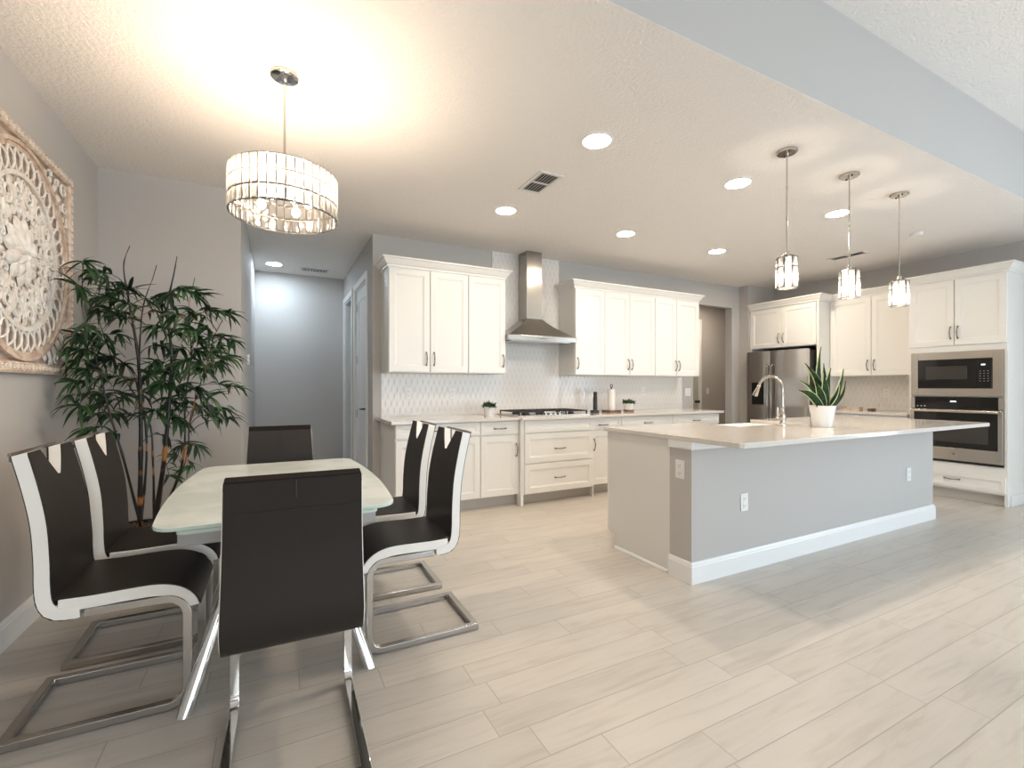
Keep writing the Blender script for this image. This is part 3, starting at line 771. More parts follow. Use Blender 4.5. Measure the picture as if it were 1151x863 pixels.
# ------------------------------------------------------------------ ceiling fixtures
def lens_mat(power, color):
    k = 'lens_%.2f_%.2f' % (power, color[0])
    if k not in M: M[k] = emis('lit_diffuser', color, power/(PI*PI*.0855**2))
    return M[k]
def can(label, x, y, power=CAN_W, group='recessed ceiling downlights', color=WARM):
    t = thing('recessed_downlight', label, 'ceiling light', (x, y, H), 0, group)
    MB().lathe([(.086, -.0005), (.098, -.0005), (.098, -.004), (.095, -.008), (.088, -.007), (.086, -.004)], n=32, hollow=True).build('trim_ring', M['trimw'], t)
    MB().lathe([(.001, -.0008), (.0855, -.0008), (.0855, -.003), (.001, -.0045)], n=32).build('diffuser', lens_mat(power, color), t)
can('recessed downlight nearest the camera, left of the front row', 1.843, 2.405)
can('recessed downlight in the middle of the front row left of first pendant', 3.20, 2.405)
can('recessed downlight between the first and second pendants', 4.566, 2.415)
can('recessed downlight above the left upper cabinets', 1.843, 3.727, CAN_W*.62)
can('recessed downlight in front of the range hood', 3.225, 3.727, CAN_W*.62)
can('recessed downlight in front of the cabinets right of the hood', 4.595, 3.727, CAN_W*.62)
can('added unseen recessed downlight behind the nearest pendant', 5.955, 3.727)  # added to warm the right-hand cabinets, continues the downlight grid
can('recessed downlight in the hallway ceiling', -.01, 6.70, CAN_W*1.15, color=(.72, .87, 1.0))
can('added unseen downlight brightening the corridor behind the back doorway', 7.0, 5.6, CAN_W*1.1)  # added to brighten the corridor, no fixture known there
def vent(label, x, y, w_, d_, rz, n):
    t = thing('ceiling_vent', label, 'vent', (x, y, H), rz, 'ceiling air vents')
    m2 = MB(); z0_, z1_ = -.008, -.0005
    m2.box(-w_/2, w_/2, -d_/2, -d_/2+.025, z0_, z1_).box(-w_/2, w_/2, d_/2-.025, d_/2, z0_, z1_).box(-w_/2, -w_/2+.025, -d_/2+.025, d_/2-.025, z0_, z1_).box(w_/2-.025, w_/2, -d_/2+.025, d_/2-.025, z0_, z1_)
    m2.box(-w_/2+.025, w_/2-.025, -.008, .008, z0_, z1_).build('frame', M['floorvent'], t, smooth=False)
    MB().box(-w_/2+.025, w_/2-.025, -d_/2+.025, d_/2-.025, -.0022, -.0006).build('duct_shade_sheet', M['gap'], t, smooth=False)  # dark sheet painted as the shade inside the duct
    for i in range(n):
        x_ = -w_/2+.025+(w_-.05)*(i+.5)/n
        s2 = MB(); s2.rings([[(x_-.006, yy, -.008), (x_-.004, yy, -.008), (x_+.005, yy, -.0025), (x_+.003, yy, -.0025)] for yy in (-d_/2+.025, d_/2-.025)])
        s2.build('slat', M['floorvent'], t, smooth=False)
vent('white ceiling air vent with dark slots left of the hood', 1.83, 3.098, .20, .36, 0, 6)
vent('long slotted ceiling vent near the right wall behind pendants', 6.145, 3.13, .15, .40, 0, 4)
vent('square return air vent in the hallway ceiling', .48, 6.80, .36, .20, 0, 8)
o = MB().lathe([(.001, -.0005), (.055, -.0005), (.055, -.02), (.045, -.03), (.001, -.032)], n=24).build('smoke_detector', M['ceiling'], loc=(5.88, 2.353, H))
tag(o, 'flat white round detector on the ceiling right of third pendant', 'detector')

def faceted(mb, c, u, n, w_, h_, t_):
    """cut crystal block: rectangle face with a raised cross-cut pyramid both sides"""
    up = Vector((0, 0, 1)); c = Vector(c)
    def ring(s_, off): return [c+u*(w_/2*s_*a)+up*(h_/2*s_*b)+n*off for a, b in ((-1, -1), (1, -1), (1, 1), (-1, 1))]
    mb.rings([ring(.72, -t_/2), ring(1, -t_*.25), ring(1, t_*.25), ring(.72, t_/2)])
def drum(t, R, z0, z1, rows, cols, wire, maxparts=99, cm='crystal'):
    hh = (z1-z0)/rows; wd = 2*PI*R/cols; k = 0; rest = MB(); anyrest = False
    dirs = []
    for j in range(cols):
        a = 2*PI*(j+.5)/cols; dirs.append((a, Vector((math.cos(a), math.sin(a), 0))))
    # pieces facing the camera side first
    camdir = Vector((-t.location.x, -t.location.y, 0)).normalized()
    order = sorted(range(cols), key=lambda j: -dirs[j][1].dot(camdir))
    for j in order:
        a, n_ = dirs[j]; u = Vector((-n_.y, n_.x, 0))
        for r_ in range(rows):
            c = n_*R+Vector((0, 0, z0+hh*(r_+.5)))
            if k < maxparts:
                m2 = MB(); faceted(m2, c, u, n_, wd*.99, hh*.96, wd*.30); m2.build('crystal', M[cm], t, smooth=False); k += 1
            else: faceted(rest, c, u, n_, wd*.99, hh*.96, wd*.30); anyrest = True
    if anyrest:
        o = rest.build('crystals', M[cm], t, smooth=False); o['kind'] = 'stuff'
    b = MB()
    for r_ in range(rows+1):
        z = z0+hh*r_
        b.sweep([(R*math.cos(2*PI*i/48), R*math.sin(2*PI*i/48), z) for i in range(48)], [(-wire, -wire), (wire, -wire), (wire, wire), (-wire, wire)], (0, 0, 1), closed=True)
    for j in range(cols):
        a = 2*PI*j/cols; x, y = R*math.cos(a), R*math.sin(a); q = wire*.7
        b.box(x-q, x+q, y-q, y+q, z0, z1)
    return b
def point(parent, loc, power, r=.03, color=WARM):
    l = bpy.data.lights.new('bulb_lamp', 'POINT'); l.energy = power; l.color = color; l.shadow_soft_size = r
    o = bpy.data.objects.new('bulb_lamp', l); C.objects.link(o); o.parent = parent; o.location = loc; return o
# chandelier
t = thing('chandelier', 'round crystal drum chandelier hanging above the dining table', 'chandelier', (.044, 2.619, H))
MB().lathe([(.001, -.0005), (.066, -.0005), (.066, -.016), (.060, -.020), (.012, -.022), (.012, -.045), (.001, -.045)], n=32).build('ceiling_canopy', M['chrome'], t)
MB().tube([(0, 0, -.04), (0, 0, -.60)], .006, 10).build('rod', M['nickel'], t)
zt_, zb_ = 2.297-H, 2.083-H
b = drum(t, .247, zb_, zt_, 3, 40, .0009); b.build('wire_frame', M['wire'], t, smooth=False)
b = MB()
for i in range(4):
    a = PI/4+PI/2*i+.3; b.tube([(0, 0, -.60), (.245*math.cos(a), .245*math.sin(a), zt_)], .0035, 6); 
    b.tube([(0, 0, -.615), (.10*math.cos(a), .10*math.sin(a), -.615)], .006, 8)
b.lathe([(.001, -.64), (.02, -.635), (.024, -.60), (.012, -.585), (.001, -.585)], n=16); b.build('arm', M['chrome'], t)
for i in range(4):
    a = PI/4+PI/2*i+.3; p_ = (.12*math.cos(a), .12*math.sin(a), -.655)
    MB().ball(p_, .021, 14, (1, 1, 1.2)).build('bulb', M['bulb'], t)
    MB().lathe([(.001, -.628), (.013, -.628), (.013, -.605), (.001, -.605)], p_[0], p_[1], 12).build('bulb_socket', M['chrome'], t)
for i in range(4):
    a = PI/4+PI/2*i+.3; point(t, (.12*math.cos(a), .12*math.sin(a), -.592), CHAND_W/4, .03, WARMER)
# pendants
def pendant(label, x, y):
    t = thing('pendant_lamp', label, 'pendant light', (x, y, H), 0, 'crystal pendant lights over the island')
    MB().lathe([(.001, -.0005), (.065, -.0005), (.065, -.012), (.058, -.018), (.010, -.020), (.010, -.035), (.001, -.035)], n=28).build('ceiling_canopy', M['nickel'], t)
    for a in (.9, 4.0): MB().ball((.042*math.cos(a), .042*math.sin(a), -.020), .007, 8).build('screw', M['slot'], t)
    b = MB(); b.tube([(0, 0, -.03), (0, 0, -.24)], .005, 8).tube([(0, 0, -.235), (0, 0, -.25)], .007, 8).tube([(0, 0, -.245), (0, 0, -.45)], .005, 8).tube([(0, 0, -.445), (0, 0, -.46)], .007, 8).tube([(0, 0, -.455), (0, 0, -.68)], .005, 8)
    b.build('rod', M['nickel'], t)
    zt_, zb_ = 2.094-H, 1.889-H
    b = drum(t, .060, zb_, zt_, 3, 9, .0008, cm='crystal_pendant')
    for a in (.4, .4+PI/2, .4+PI, .4+1.5*PI): b.tube([(0, 0, -.69), (.06*math.cos(a), .06*math.sin(a), zt_)], .003, 6)
    b.build('wire_frame', M['wire'], t, smooth=False)
    MB().lathe([(.001, -.675), (.016, -.675), (.02, -.69), (.018, -.735), (.001, -.735)], n=14).build('socket', M['nickel'], t)
    MB().ball((0, 0, -.785), .024, 14, (1, 1, 1.7)).build('bulb', M['bulb'], t)
    point(t, (0, 0, -.862), PEND_W, .03); point(t, (0, 0, -.70), PEND_W*.45, .02)
pendant('crystal pendant light nearest the camera, leftmost of the three', 3.06, 1.93)
pendant('crystal pendant light in the middle of the three over the island', 3.82, 1.935)
pendant('crystal pendant light farthest right of the three over the island', 4.563, 1.94)

# ------------------------------------------------------------------ dining table
TX, TY = .035, 2.545
t = thing('dining_table', 'boat-shaped white glass dining table on angled chrome legs', 'table', (TX, TY, 0))
def boat(hl, wend, wmid, r, n=10):
    """quarter outline then mirrored; hl half length in Y, wend/wmid half widths"""
    q = []
    for i in range(n+1):
        y = (hl-r)*i/n; q.append((wmid-(wmid-wend)*(y/hl)**2, y))
    xe = q[-1][0]
    for i in range(1, 7):
        a = PI/2*i/6; q.append((xe-r*.9*(1-math.cos(a)), hl-r+r*math.sin(a)))
    P = list(q)
    P += [(-x, y) for x, y in reversed(q)]
    P += [(-x, -y) for x, y in q[1:]]
    P += [(x, -y) for x, y in reversed(q[1:])]
    return P
P = boat(.672, .395, .438, .085)
b = MB(); b.prism(P, .747, .760); 
o = b.build('tabletop', [M['glasstop'], M['glassedge']], t, smooth=False, bevel=.002)
for f in o.data.polygons:
    if abs(f.normal.z) < .5: f.material_index = 1
MB().prism(boat(.655, .330, .375, .03), .729, .742).build('extension_leaf', M['glassedge'], t, smooth=False)
MB().prism([(x*.9, y*.98) for x, y in boat(.655, .330, .36, .03)], .742, .747).build('spacer', M['apron'], t, smooth=False)
b = MB(); hx_, hy_ = .345, .535
b.box(-hx_, hx_, -hy_, hy_, .655, .7285).build('apron', M['apron'], t, smooth=False, bevel=.003)
b = MB().box(-.22, .22, -.30, .30, .630, .6545).build('mounting_plate', M['black'], t, smooth=False)
for sx in (-1, 1):
    for sy in (-1, 1):
        m2 = MB(); top = Vector((sx*.135, sy*.20, .63)); foot = Vector((sx*.335, sy*.445, .0))
        d = foot-top; u = d.normalized(); a1 = Vector((0, 0, 1)).cross(u).normalized(); a2 = u.cross(a1)
        rs = []
        for k in range(2):
            base_ = top if k == 0 else foot; ring = []
            for i in range(20):
                an = 2*PI*i/20; off = a1*(.026*math.cos(an))+a2*(.026*math.sin(an))
                p = base_+off; z = .6295 if k == 0 else .001
                p = p+u*((z-p.z)/u.z); ring.append(p)
            rs.append(ring)
        m2.rings(rs); m2.build('leg', M['chrome'], t)

# ------------------------------------------------------------------ dining chairs (local +x is forward)
def slab(mb, prof, width, th, cut=None, cols=None, taper=None, rnd=.012):
    """bent slab. prof: centre line (x,z) list from bottom/rear to top/front, cut(w) shortens the last part"""
    pts = [Vector((p[0], 0, p[1])) for p in prof]
    L = [0]
    for a, b in zip(pts, pts[1:]): L.append(L[-1]+(b-a).length)
    T = L[-1]
    def at(s_):
        s_ = min(max(s_, 0), T)
        for i in range(len(L)-1):
            if s_ <= L[i+1]+1e-9:
                f = (s_-L[i])/(L[i+1]-L[i]); return pts[i].lerp(pts[i+1], f), i
        return pts[-1], len(L)-2
    def nrm(s_):
        a, _ = at(s_-.008); b, _ = at(s_+.008); d = (b-a).normalized(); return Vector((-d.z, 0, d.x))
    ws = sorted(cols or [-1, -.96, -.7, -.3, 0, .3, .7, .96, 1])
    nr = 26; grid = {}
    for side in (0, 1):
        for i, w_ in enumerate(ws):
            tt = T-(cut(w_) if cut else 0)
            if abs(w_) > .999: tt -= rnd
            s0 = rnd if abs(w_) > .999 else 0
            for j in range(nr+1):
                s_ = s0+(tt-s0)*j/nr; p, _ = at(s_); n_ = nrm(s_)
                hw = width/2*(1 if not taper else taper(s_/T))
                grid[side, i, j] = mb.bm.verts.new(p+Vector((0, w_*hw, 0))+n_*(th/2*(1 if side else -1)))
    ni = len(ws)
    for side in (0, 1):
        for i in range(ni-1):
            for j in range(nr): mb._f([grid[side, i, j], grid[side, i+1, j], grid[side, i+1, j+1], grid[side, i, j+1]])
    for i in range(ni-1):
        for j in (0, nr): mb._f([grid[0, i, j], grid[0, i+1, j], grid[1, i+1, j], grid[1, i, j]])
    for j in range(nr):
        for i in (0, ni-1): mb._f([grid[0, i, j], grid[0, i, j+1], grid[1, i, j+1], grid[1, i, j]])
    return mb
def shift(prof, d):
    """offset a polyline sideways by d along its normal (-dz, dx)"""
    out = []
    for i, p in enumerate(prof):
        a = Vector(prof[max(i-1, 0)]); b = Vector(prof[min(i+1, len(prof)-1)]); q = (b-a).normalized()
        out.append((p[0]-q.y*d, p[1]+q.x*d))
    return out
def smooth_prof(P, n=6):
    out = []
    P_ = [P[0]]+list(P)+[P[-1]]
    for i in range(1, len(P_)-2):
        p0, p1, p2, p3 = (Vector(q) for q in P_[i-1:i+3])
        for k in range(n):
            t_ = k/n; out.append(tuple(.5*((2*p1)+(-p0+p2)*t_+(2*p0-5*p1+4*p2-p3)*t_*t_+(-p0+3*p1-3*p2+p3)*t_**3)))
    out.append(tuple(P[-1])); return out
def chair(notch, label, group, Ht=.995, W=.42):
    t = thing('dining_chair', label, 'chair', (0, 0, 0), 0, group)
    k = (Ht-.45)/(.995-.45)
    zb0 = .432 if notch else .420
    bp = smooth_prof([(-.05, zb0), (-.08, zb0), (-.118, zb0+.008), (-.141, .475), (-.148, .54), (-.150, .45+.17*k), (-.160, .45+.30*k), (-.182, .45+.42*k), (-.212, .45+.545*k)])
    hw_, dep = .50, .105
    def cut(w_):
        a = abs(w_)
        if not notch: return 0
        return 0 if a > hw_ else dep*min(1.0, (1-a/hw_)*1.22)**.9
    cols = [-1, -.985, -.7, -.5001, -.50, -.38, -.28, -.18, -.09, -.05, 0, .05, .09, .18, .28, .38, .50, .5001, .7, .985, 1] if notch else [-1, -.985, -.6, -.2, 0, .2, .6, .985, 1]
    tp = lambda u: 1-.085*max(0, (u-.25)/.75)
    TH = .040 if notch else .030; hT = TH/2+.001
    bk = slab(MB(), bp, W, TH, cut, cols, tp).build('backrest', M['leatherW'], t, bevel=.003)
    fr_ = shift(bp[15:], -hT); rr_ = shift(bp, hT)
    # upholstered faces: front of the back, and its rear (which runs on under the seat)
    cut2 = (lambda w_: cut(w_)+.0) if notch else None
    slab(MB(), fr_, W*.985, .005, cut2, cols, tp, .010).build('front_upholstery', M['leather'], bk)
    slab(MB(), rr_[4:], W*.985, .006, cut2, cols, tp, .010).build('rear_upholstery', M['leather'], bk)
    tw = W*.915
    xt, zt2 = rr_[-1]
    if notch:
        MB().box(xt-.012, xt-.004, -tw*.47, tw*.47, zt2-.001, zt2+.010, .002).box(xt-.010, xt+.004, -tw*.46, -tw*.44, zt2-.02, zt2).box(xt-.010, xt+.004, tw*.44, tw*.46, zt2-.02, zt2).build('handle_bar', M['pull'], bk)
    else:
        zq = rr_[-7]
        b = MB(); b.box(xt-.003, xt-.0005, -.0012, .0012, zt2-.055, zt2-.004); b.build('centre_seam', M['black'], bk, smooth=False)
        a = shift(bp, hT+.0038); s_ = a[-6]
        MB().tube([(s_[0], -tw*.49, s_[1]), (s_[0], tw*.49, s_[1])], .0014, 6).build('cross_seam', M['black'], bk)
        cp2 = slab(MB(), bp[-3:], W*.985, TH+.0075, None, cols, lambda u: .915+.01*(1-u), .004); 
        for v in cp2.bm.verts: v.co.z += .0035
        cp2.build('top_roll', M['leatherM'], bk, bevel=.004)
        fx_ = shift(bp, -hT-.0035)
        MB().tube([(p[0], 0, p[1]) for p in fx_[-22:-1]], .0012, 6).build('front_seam', M['black'], bk)
    sp_ = smooth_prof([(-.110, .462), (-.02, .460), (.08, .463), (.16, .463), (.215, .452), (.255, .428), (.277, .398), (.282, .380)])
    st = slab(MB(), sp_, W*.984, .044, None, [-1, -.985, -.6, -.2, .2, .6, .985, 1], None, .012).build('seat', M['leatherW'], t, bevel=.003)
    slab(MB(), shift([(-.122, .462)]+sp_[1:], .0235), W*.972, .007, None, [-1, -.985, -.6, -.2, .2, .6, .985, 1], None, .010).build('seat_upholstery', M['leather'], st)
    # chrome cantilever frame
    hy = W/2-(.016 if notch else .008); pts = []
    def sidepts(y):
        q = [(-.038, y, .4235)]
        for i in range(7):
            a = PI/2*i/6; q.append((.195+.07*math.sin(a), y, .3535+.07*math.cos(a)))
        for i in range(7):
            a = PI/2*i/6; q.append((.205+.06*math.cos(a), y, .076-.06*math.sin(a)))
        q.append((-.255+.0, y, .016)); return q
    A = sidepts(-hy); B_ = sidepts(hy)
    path = A+list(reversed(B_))
    s_, q_ = .016, .0145
    MB().sweep(path, [(-s_, -q_), (s_, -q_), (s_, q_), (-s_, q_)], (0, 1, 0)).build('cantilever_frame', M['satin' if notch else 'chrome'], t, smooth=True, bevel=.003)
    MB().box(-.05, -.02, -hy+.02, hy-.02, .412, .436).box(.12, .15, -hy+.02, hy-.02, .412, .436).build('seat_rail', M['satin'], t, smooth=False)
    return t
gc = 'dark brown and white cantilever dining chairs'
c0 = chair(True, 'brown and white cantilever chair at the left, nearest the camera', gc)
c0.location = (-.565, 2.362, 0)
dup(c0, (-.555, 2.875, 0), 0.02, 'brown and white notched chair at the left, nearer the tall bamboo')
dup(c0, (.648, 2.375, 0), PI+.0, 'brown and white notched chair at the right, standing closest to the island')
dup(c0, (.642, 2.925, 0), PI-.02, 'brown and white notched chair at the right, beyond the nearer one')
c1 = chair(False, 'dark chair with its smooth back turned to the camera at table head', gc, .955, .418)
c1.location = (.062, 1.765, 0); c1.rotation_euler = (0, 0, PI/2-.02)
dup(c1, (.035, 3.33, 0), -PI/2, 'dark chair at the far end of the table facing the camera')

# ------------------------------------------------------------------ carved wall panel
PY0, PY1, PZ0, PZ1 = 2.57, 3.77, 1.295, 2.495
pc = Vector((XL, (PY0+PY1)/2, (PZ0+PZ1)/2))
t = thing('carved_wall_panel', 'square whitewashed carved mandala wall panel on the left wall', 'wall art', pc)
def P3(u, v, n_=.0): return Vector((n_, u, v))        # u along +Y, v up, n off the wall
S_ = .6
fr = MB(); prof = [(0, .001), (.0, .030), (.012, .036), (.045, .036), (.055, .028), (.055, .001)]
path = [P3(-S_, -S_), P3(S_, -S_), P3(S_, S_), P3(-S_, S_)]
# sweep a frame; a points inwards, b off the wall
fr.sweep(path, [(a, b_) for a, b_ in prof], (0, 0, 1), closed=True)
for v in fr.bm.verts: pass
fo = fr.build('frame', M['tanwood'], t, smooth=False)
sc = MB()
for side in range(4):
    for i in range(30):
        q = -S_+.02+(2*S_-.04)*(i+.5)/30
        cx, cy = [(q, -S_+.028), (S_-.028, q), (q, S_-.028), (-S_+.028, q)][side]
        pts = []
        for k in range(9):
            a = k*.75+side*PI/2; r = .014-.0012*k; pts.append(P3(cx+r*math.cos(a), cy+r*math.sin(a), .037))
        sc.tube(pts, .0026, 4)
sc.build('scroll_border', M['white_wood'], fo)
MB().box(.0015, .006, -S_+.05, S_-.05, -S_+.05, S_-.05).build('gap_shade_board', M['carving_gaps'], t, smooth=False)  # added board, its tan imitates shaded gaps between the carved pieces
R0 = .535
def ringm(r0, r1, n0, n1, seg=72):
    b = MB(); rs = []
    for i in range(seg+1):
        a = 2*PI*i/seg; c_, s_ = math.cos(a), math.sin(a)
        rs.append([P3(r0*c_, r0*s_, n0), P3(r0*c_, r0*s_, n1), P3(r1*c_, r1*s_, n1), P3(r1*c_, r1*s_, n0)])
    b.rings(rs, cap=False); return b
ringm(R0-.016, R0+.004, .006, .030).build('outer_ring', M['tanwood'], t, smooth=False)
ringm(R0-.042, R0-.016, .006, .020).build('flat_ring', M['tanwood'], t, smooth=False)
lo = MB(); NP = 40
for i in range(NP):
    a0 = 2*PI*i/NP
    for sg in (-1, 1):
        pts = []
        for k in range(9):
            u = k/8; r = .385+.112*u; a = a0+sg*(2*PI/NP)*.62*math.sin(PI*u)*(1-.25*u); pts.append(P3(r*math.cos(a), r*math.sin(a), .018+.006*math.sin(PI*u)))
        lo.tube(pts, .0055, 5)
lo.build('loop_ring', M['white_wood'], t)
ringm(.368, .390, .006, .026).build('inner_ring', M['white_wood'], t, smooth=False)
sw = MB()
def spiral(cx, cy, r, a0, turns, dirn, th, n_=22):
    pts = []; rad = []
    for k in range(n_):
        u = k/(n_-1); rr_ = r*(1-.80*u); a = a0+dirn*turns*2*PI*u
        pts.append(P3(cx+rr_*math.cos(a), cy+rr_*math.sin(a), .016+.008*u)); rad.append(th*(1-.45*u))
    sw.tube(pts, rad, 5)
def petal(mb, a, r0, r1, wd, n0, n1, lob=1.0):
    c_, s_ = math.cos(a), math.sin(a)
    rings = []
    K = 8
    for k in range(K+1):
        u = k/K; r = r0+(r1-r0)*u; hwid = wd*math.sin(PI*min(1, u*.92+.06))**.7
        hgt = n0+(n1-n0)*math.sin(PI*(.15+.8*u))
        row = []
        for q in (-1, -.6, 0, .6, 1):
            z = hgt-(hgt-.006)*(abs(q)**2)*.75 if abs(q) > .5 else hgt-.004*(1-abs(q))
            row.append(P3(r*c_-q*hwid*s_, r*s_+q*hwid*c_, z))
        row.append(P3(r*c_, r*s_, .006))
        rings.append(row)
    mb.rings(rings)
for i in range(8):
    a = 2*PI*i/8+PI/8
    c_, s_ = math.cos(a), math.sin(a)
    for sg in (-1, 1):
        aa = a+sg*.20
        spiral(.30*math.cos(aa), .30*math.sin(aa), .055, a+sg*2.0, 1.25, sg, .0105)
        ab = a+sg*.16
        spiral(.215*math.cos(ab), .215*math.sin(ab), .036, a+sg*.5, 1.1, -sg, .008)
        petal(sw, a+sg*.30, .235, .365, .020, .012, .026)
    petal(sw, a, .22, .365, .026, .014, .032)
    petal(sw, a+PI/8, .19, .30, .020, .012, .028)
    petal(sw, a+PI/8-.13, .17, .27, .014, .012, .024); petal(sw, a+PI/8+.13, .17, .27, .014, .012, .024)
    petal(sw, a+PI/8-.09, .29, .366, .016, .012, .024); petal(sw, a+PI/8+.09, .29, .366, .016, .012, .024)
    spiral(.33*math.cos(a+PI/8), .33*math.sin(a+PI/8), .030, a, 1.0, 1, .008)
random.seed(5)
for i in range(24):
    a = 2*PI*i/24+.08; petal(sw, a, .325, .368, .012, .012, .026); petal(sw, a+.13, .185, .235, .012, .012, .026)
for i in range(16):
    a = 2*PI*i/16+PI/16; spiral(.262*math.cos(a), .262*math.sin(a), .018, a, 1.0, 1 if i % 2 else -1, .006)
sw.build('scrollwork', M['white_wood'], t)
ro = MB()
for i in range(12): petal(ro, 2*PI*i/12+PI/8, .08, .175, .034, .020, .034)
for i in range(8): petal(ro, 2*PI*i/8+PI/8, .04, .140, .040, .026, .042)
for i in range(8): petal(ro, 2*PI*i/8, .02, .095, .028, .036, .050)
for i in range(6): petal(ro, 2*PI*i/6, .005, .055, .018, .046, .058)
ro.ball((.052, 0, 0), .022, 12, (.8, 1, 1))
ro.build('rosette', M['white_wood'], t)
cn = MB(); sw = cn
for i in range(4):
    a = PI/4+PI/2*i; cxx, cyy = .485*math.sqrt(2)*math.cos(a), .485*math.sqrt(2)*math.sin(a)
    spiral(cxx, cyy, .042, a, 1.3, 1, .009)
    for k, (du, dv) in enumerate(((-.10, .02), (.02, -.10), (-.18, .035), (.035, -.18))):
        ux = math.copysign(1, cxx); vy = math.copysign(1, cyy)
        spiral(cxx+du*ux, cyy+dv*vy, .032 if k < 2 else .022, a+k, 1.1, 1 if k % 2 else -1, .007)
    petal(cn, a, .565, .63, .022, .012, .030)
    for k in range(-3, 4):
        if k: petal(cn, a+k*.105, .548, .548+.085-.012*abs(k)+.05*max(0, 1-abs(k)/3), .017, .010, .026)
    for k in (-1, 1):
        spiral(.60*math.cos(a+k*.42), .60*math.sin(a+k*.42), .020, a, 1.0, k, .006); spiral(.635*math.cos(a+k*.27), .635*math.sin(a+k*.27), .028, a+1, 1.1, -k, .007)
cn.build('corner_carving', M['white_wood'], t)

# ------------------------------------------------------------------ tall artificial bamboo
def unproj(px, py, D):
    s_, c_ = math.sin(YAW), math.cos(YAW); L = (px-575.5)/F_PX*D
    return Vector((s_*D+c_*L, c_*D-s_*L, CAM_H-(py-Y0_PX)*D/F_PX))
def keep(v):
    v.x = max(v.x, XL+.07); v.y = min(v.y, YD-.05); return v
BX, BY = -.80, 3.83
t = thing('potted_bamboo', 'tall artificial bamboo plant in the corner beside the carved panel', 'plant', (BX, BY, 0))
t0_ = Vector((BX, BY, 0))
MB().lathe([(.001, .0005), (.125, .0005), (.135, .01), (.17, .30), (.175, .315), (.160, .315), (.155, .29), (.001, .285)], n=32).build('pot', M['black'], t)
b = MB(); b.lathe([(.001, .3), (.154, .296), (.154, .2905), (.001, .2905)], n=24)
for i in range(60):
    a, r = random.uniform(0, 2*PI), .14*math.sqrt(random.random()); b.ball((r*math.cos(a), r*math.sin(a), .302), random.uniform(.008, .016), 6)
b.build('moss', M['soil'], t)
canem = mat('dark_bamboo_cane', (.02, .012, .01), .35)
n, l, bs = nodes(canem)
tc = n.new('ShaderNodeTexCoord'); mp = n.new('ShaderNodeMapping'); mp.inputs['Scale'].default_value = (3, 3, 5.5); l.new(tc.outputs['Object'], mp.inputs[0])
nz = n.new('ShaderNodeTexNoise'); nz.inputs['Scale'].default_value = 1.3; nz.inputs['Detail'].default_value = 1; l.new(mp.outputs[0], nz.inputs['Vector'])
cr = n.new('ShaderNodeValToRGB'); cr.color_ramp.elements[0].position = .58; cr.color_ramp.elements[0].color = (.016, .010, .009, 1); cr.color_ramp.elements[1].position = .64; cr.color_ramp.elements[1].color = (.42, .17, .05, 1)
l.new(nz.outputs[0], cr.inputs[0]); l.new(cr.outputs[0], bs.inputs['Base Color'])
# canes: (pixel path, depth, radius)
canes = [
 ([(157, 592), (158, 520), (158, 460), (155, 400), (146, 345), (139, 300), (146, 276)], 3.02, .0150),
 ([(178, 592), (184, 520), (190, 455), (193, 400), (188, 350), (196, 305), (199, 288)], 2.98, .0150),
 ([(162, 592), (165, 500), (157, 420), (160, 350), (172, 312), (176, 298)], 3.20, .008),
 ([(175, 592), (172, 520), (166, 470), (130, 410), (118, 380), (108, 350)], 2.95, .007),
 ([(200, 592), (205, 520), (208, 450), (215, 400), (212, 350), (219, 312)], 3.10, .008),
 ([(205, 592), (208, 520), (214, 470), (232, 410), (240, 380), (250, 360)], 2.95, .006),
 ([(150, 592), (140, 520), (122, 460), (110, 410), (100, 380), (92, 345)], 2.80, .008),
]
CP = []
for path, D, r in canes:
    pts = []
    for i, (px, py) in enumerate(path):
        u = i/(len(path)-1); q = keep(unproj(px, py, D*(1-.02*u)))
        pts.append(q-t0_)
    # roots in the pot
    foot = Vector((max(-.10, min(.10, pts[0].x)), max(-.09, min(.09, pts[0].y)), .29))
    pts = [foot]+pts[1:]
    sm = []
    Q = [pts[0]]+pts+[pts[-1]]
    for i in range(1, len(Q)-2):
        for k in range(6):
            t_ = k/6; p0, p1, p2, p3 = Q[i-1:i+3]
            sm.append(.5*((2*p1)+(-p0+p2)*t_+(2*p0-5*p1+4*p2-p3)*t_*t_+(-p0+3*p1-3*p2+p3)*t_**3))
    sm.append(pts[-1]); CP.append((sm, r))
    rad = []
    for i in range(len(sm)):
        u = i/(len(sm)-1); rr_ = r*(1-.9*u)
        if i % 4 == 3: rr_ *= 1.22
        rad.append(max(rr_, .0022))
    b = MB().tube(sm, rad, 8); b.build('cane', canem, t)
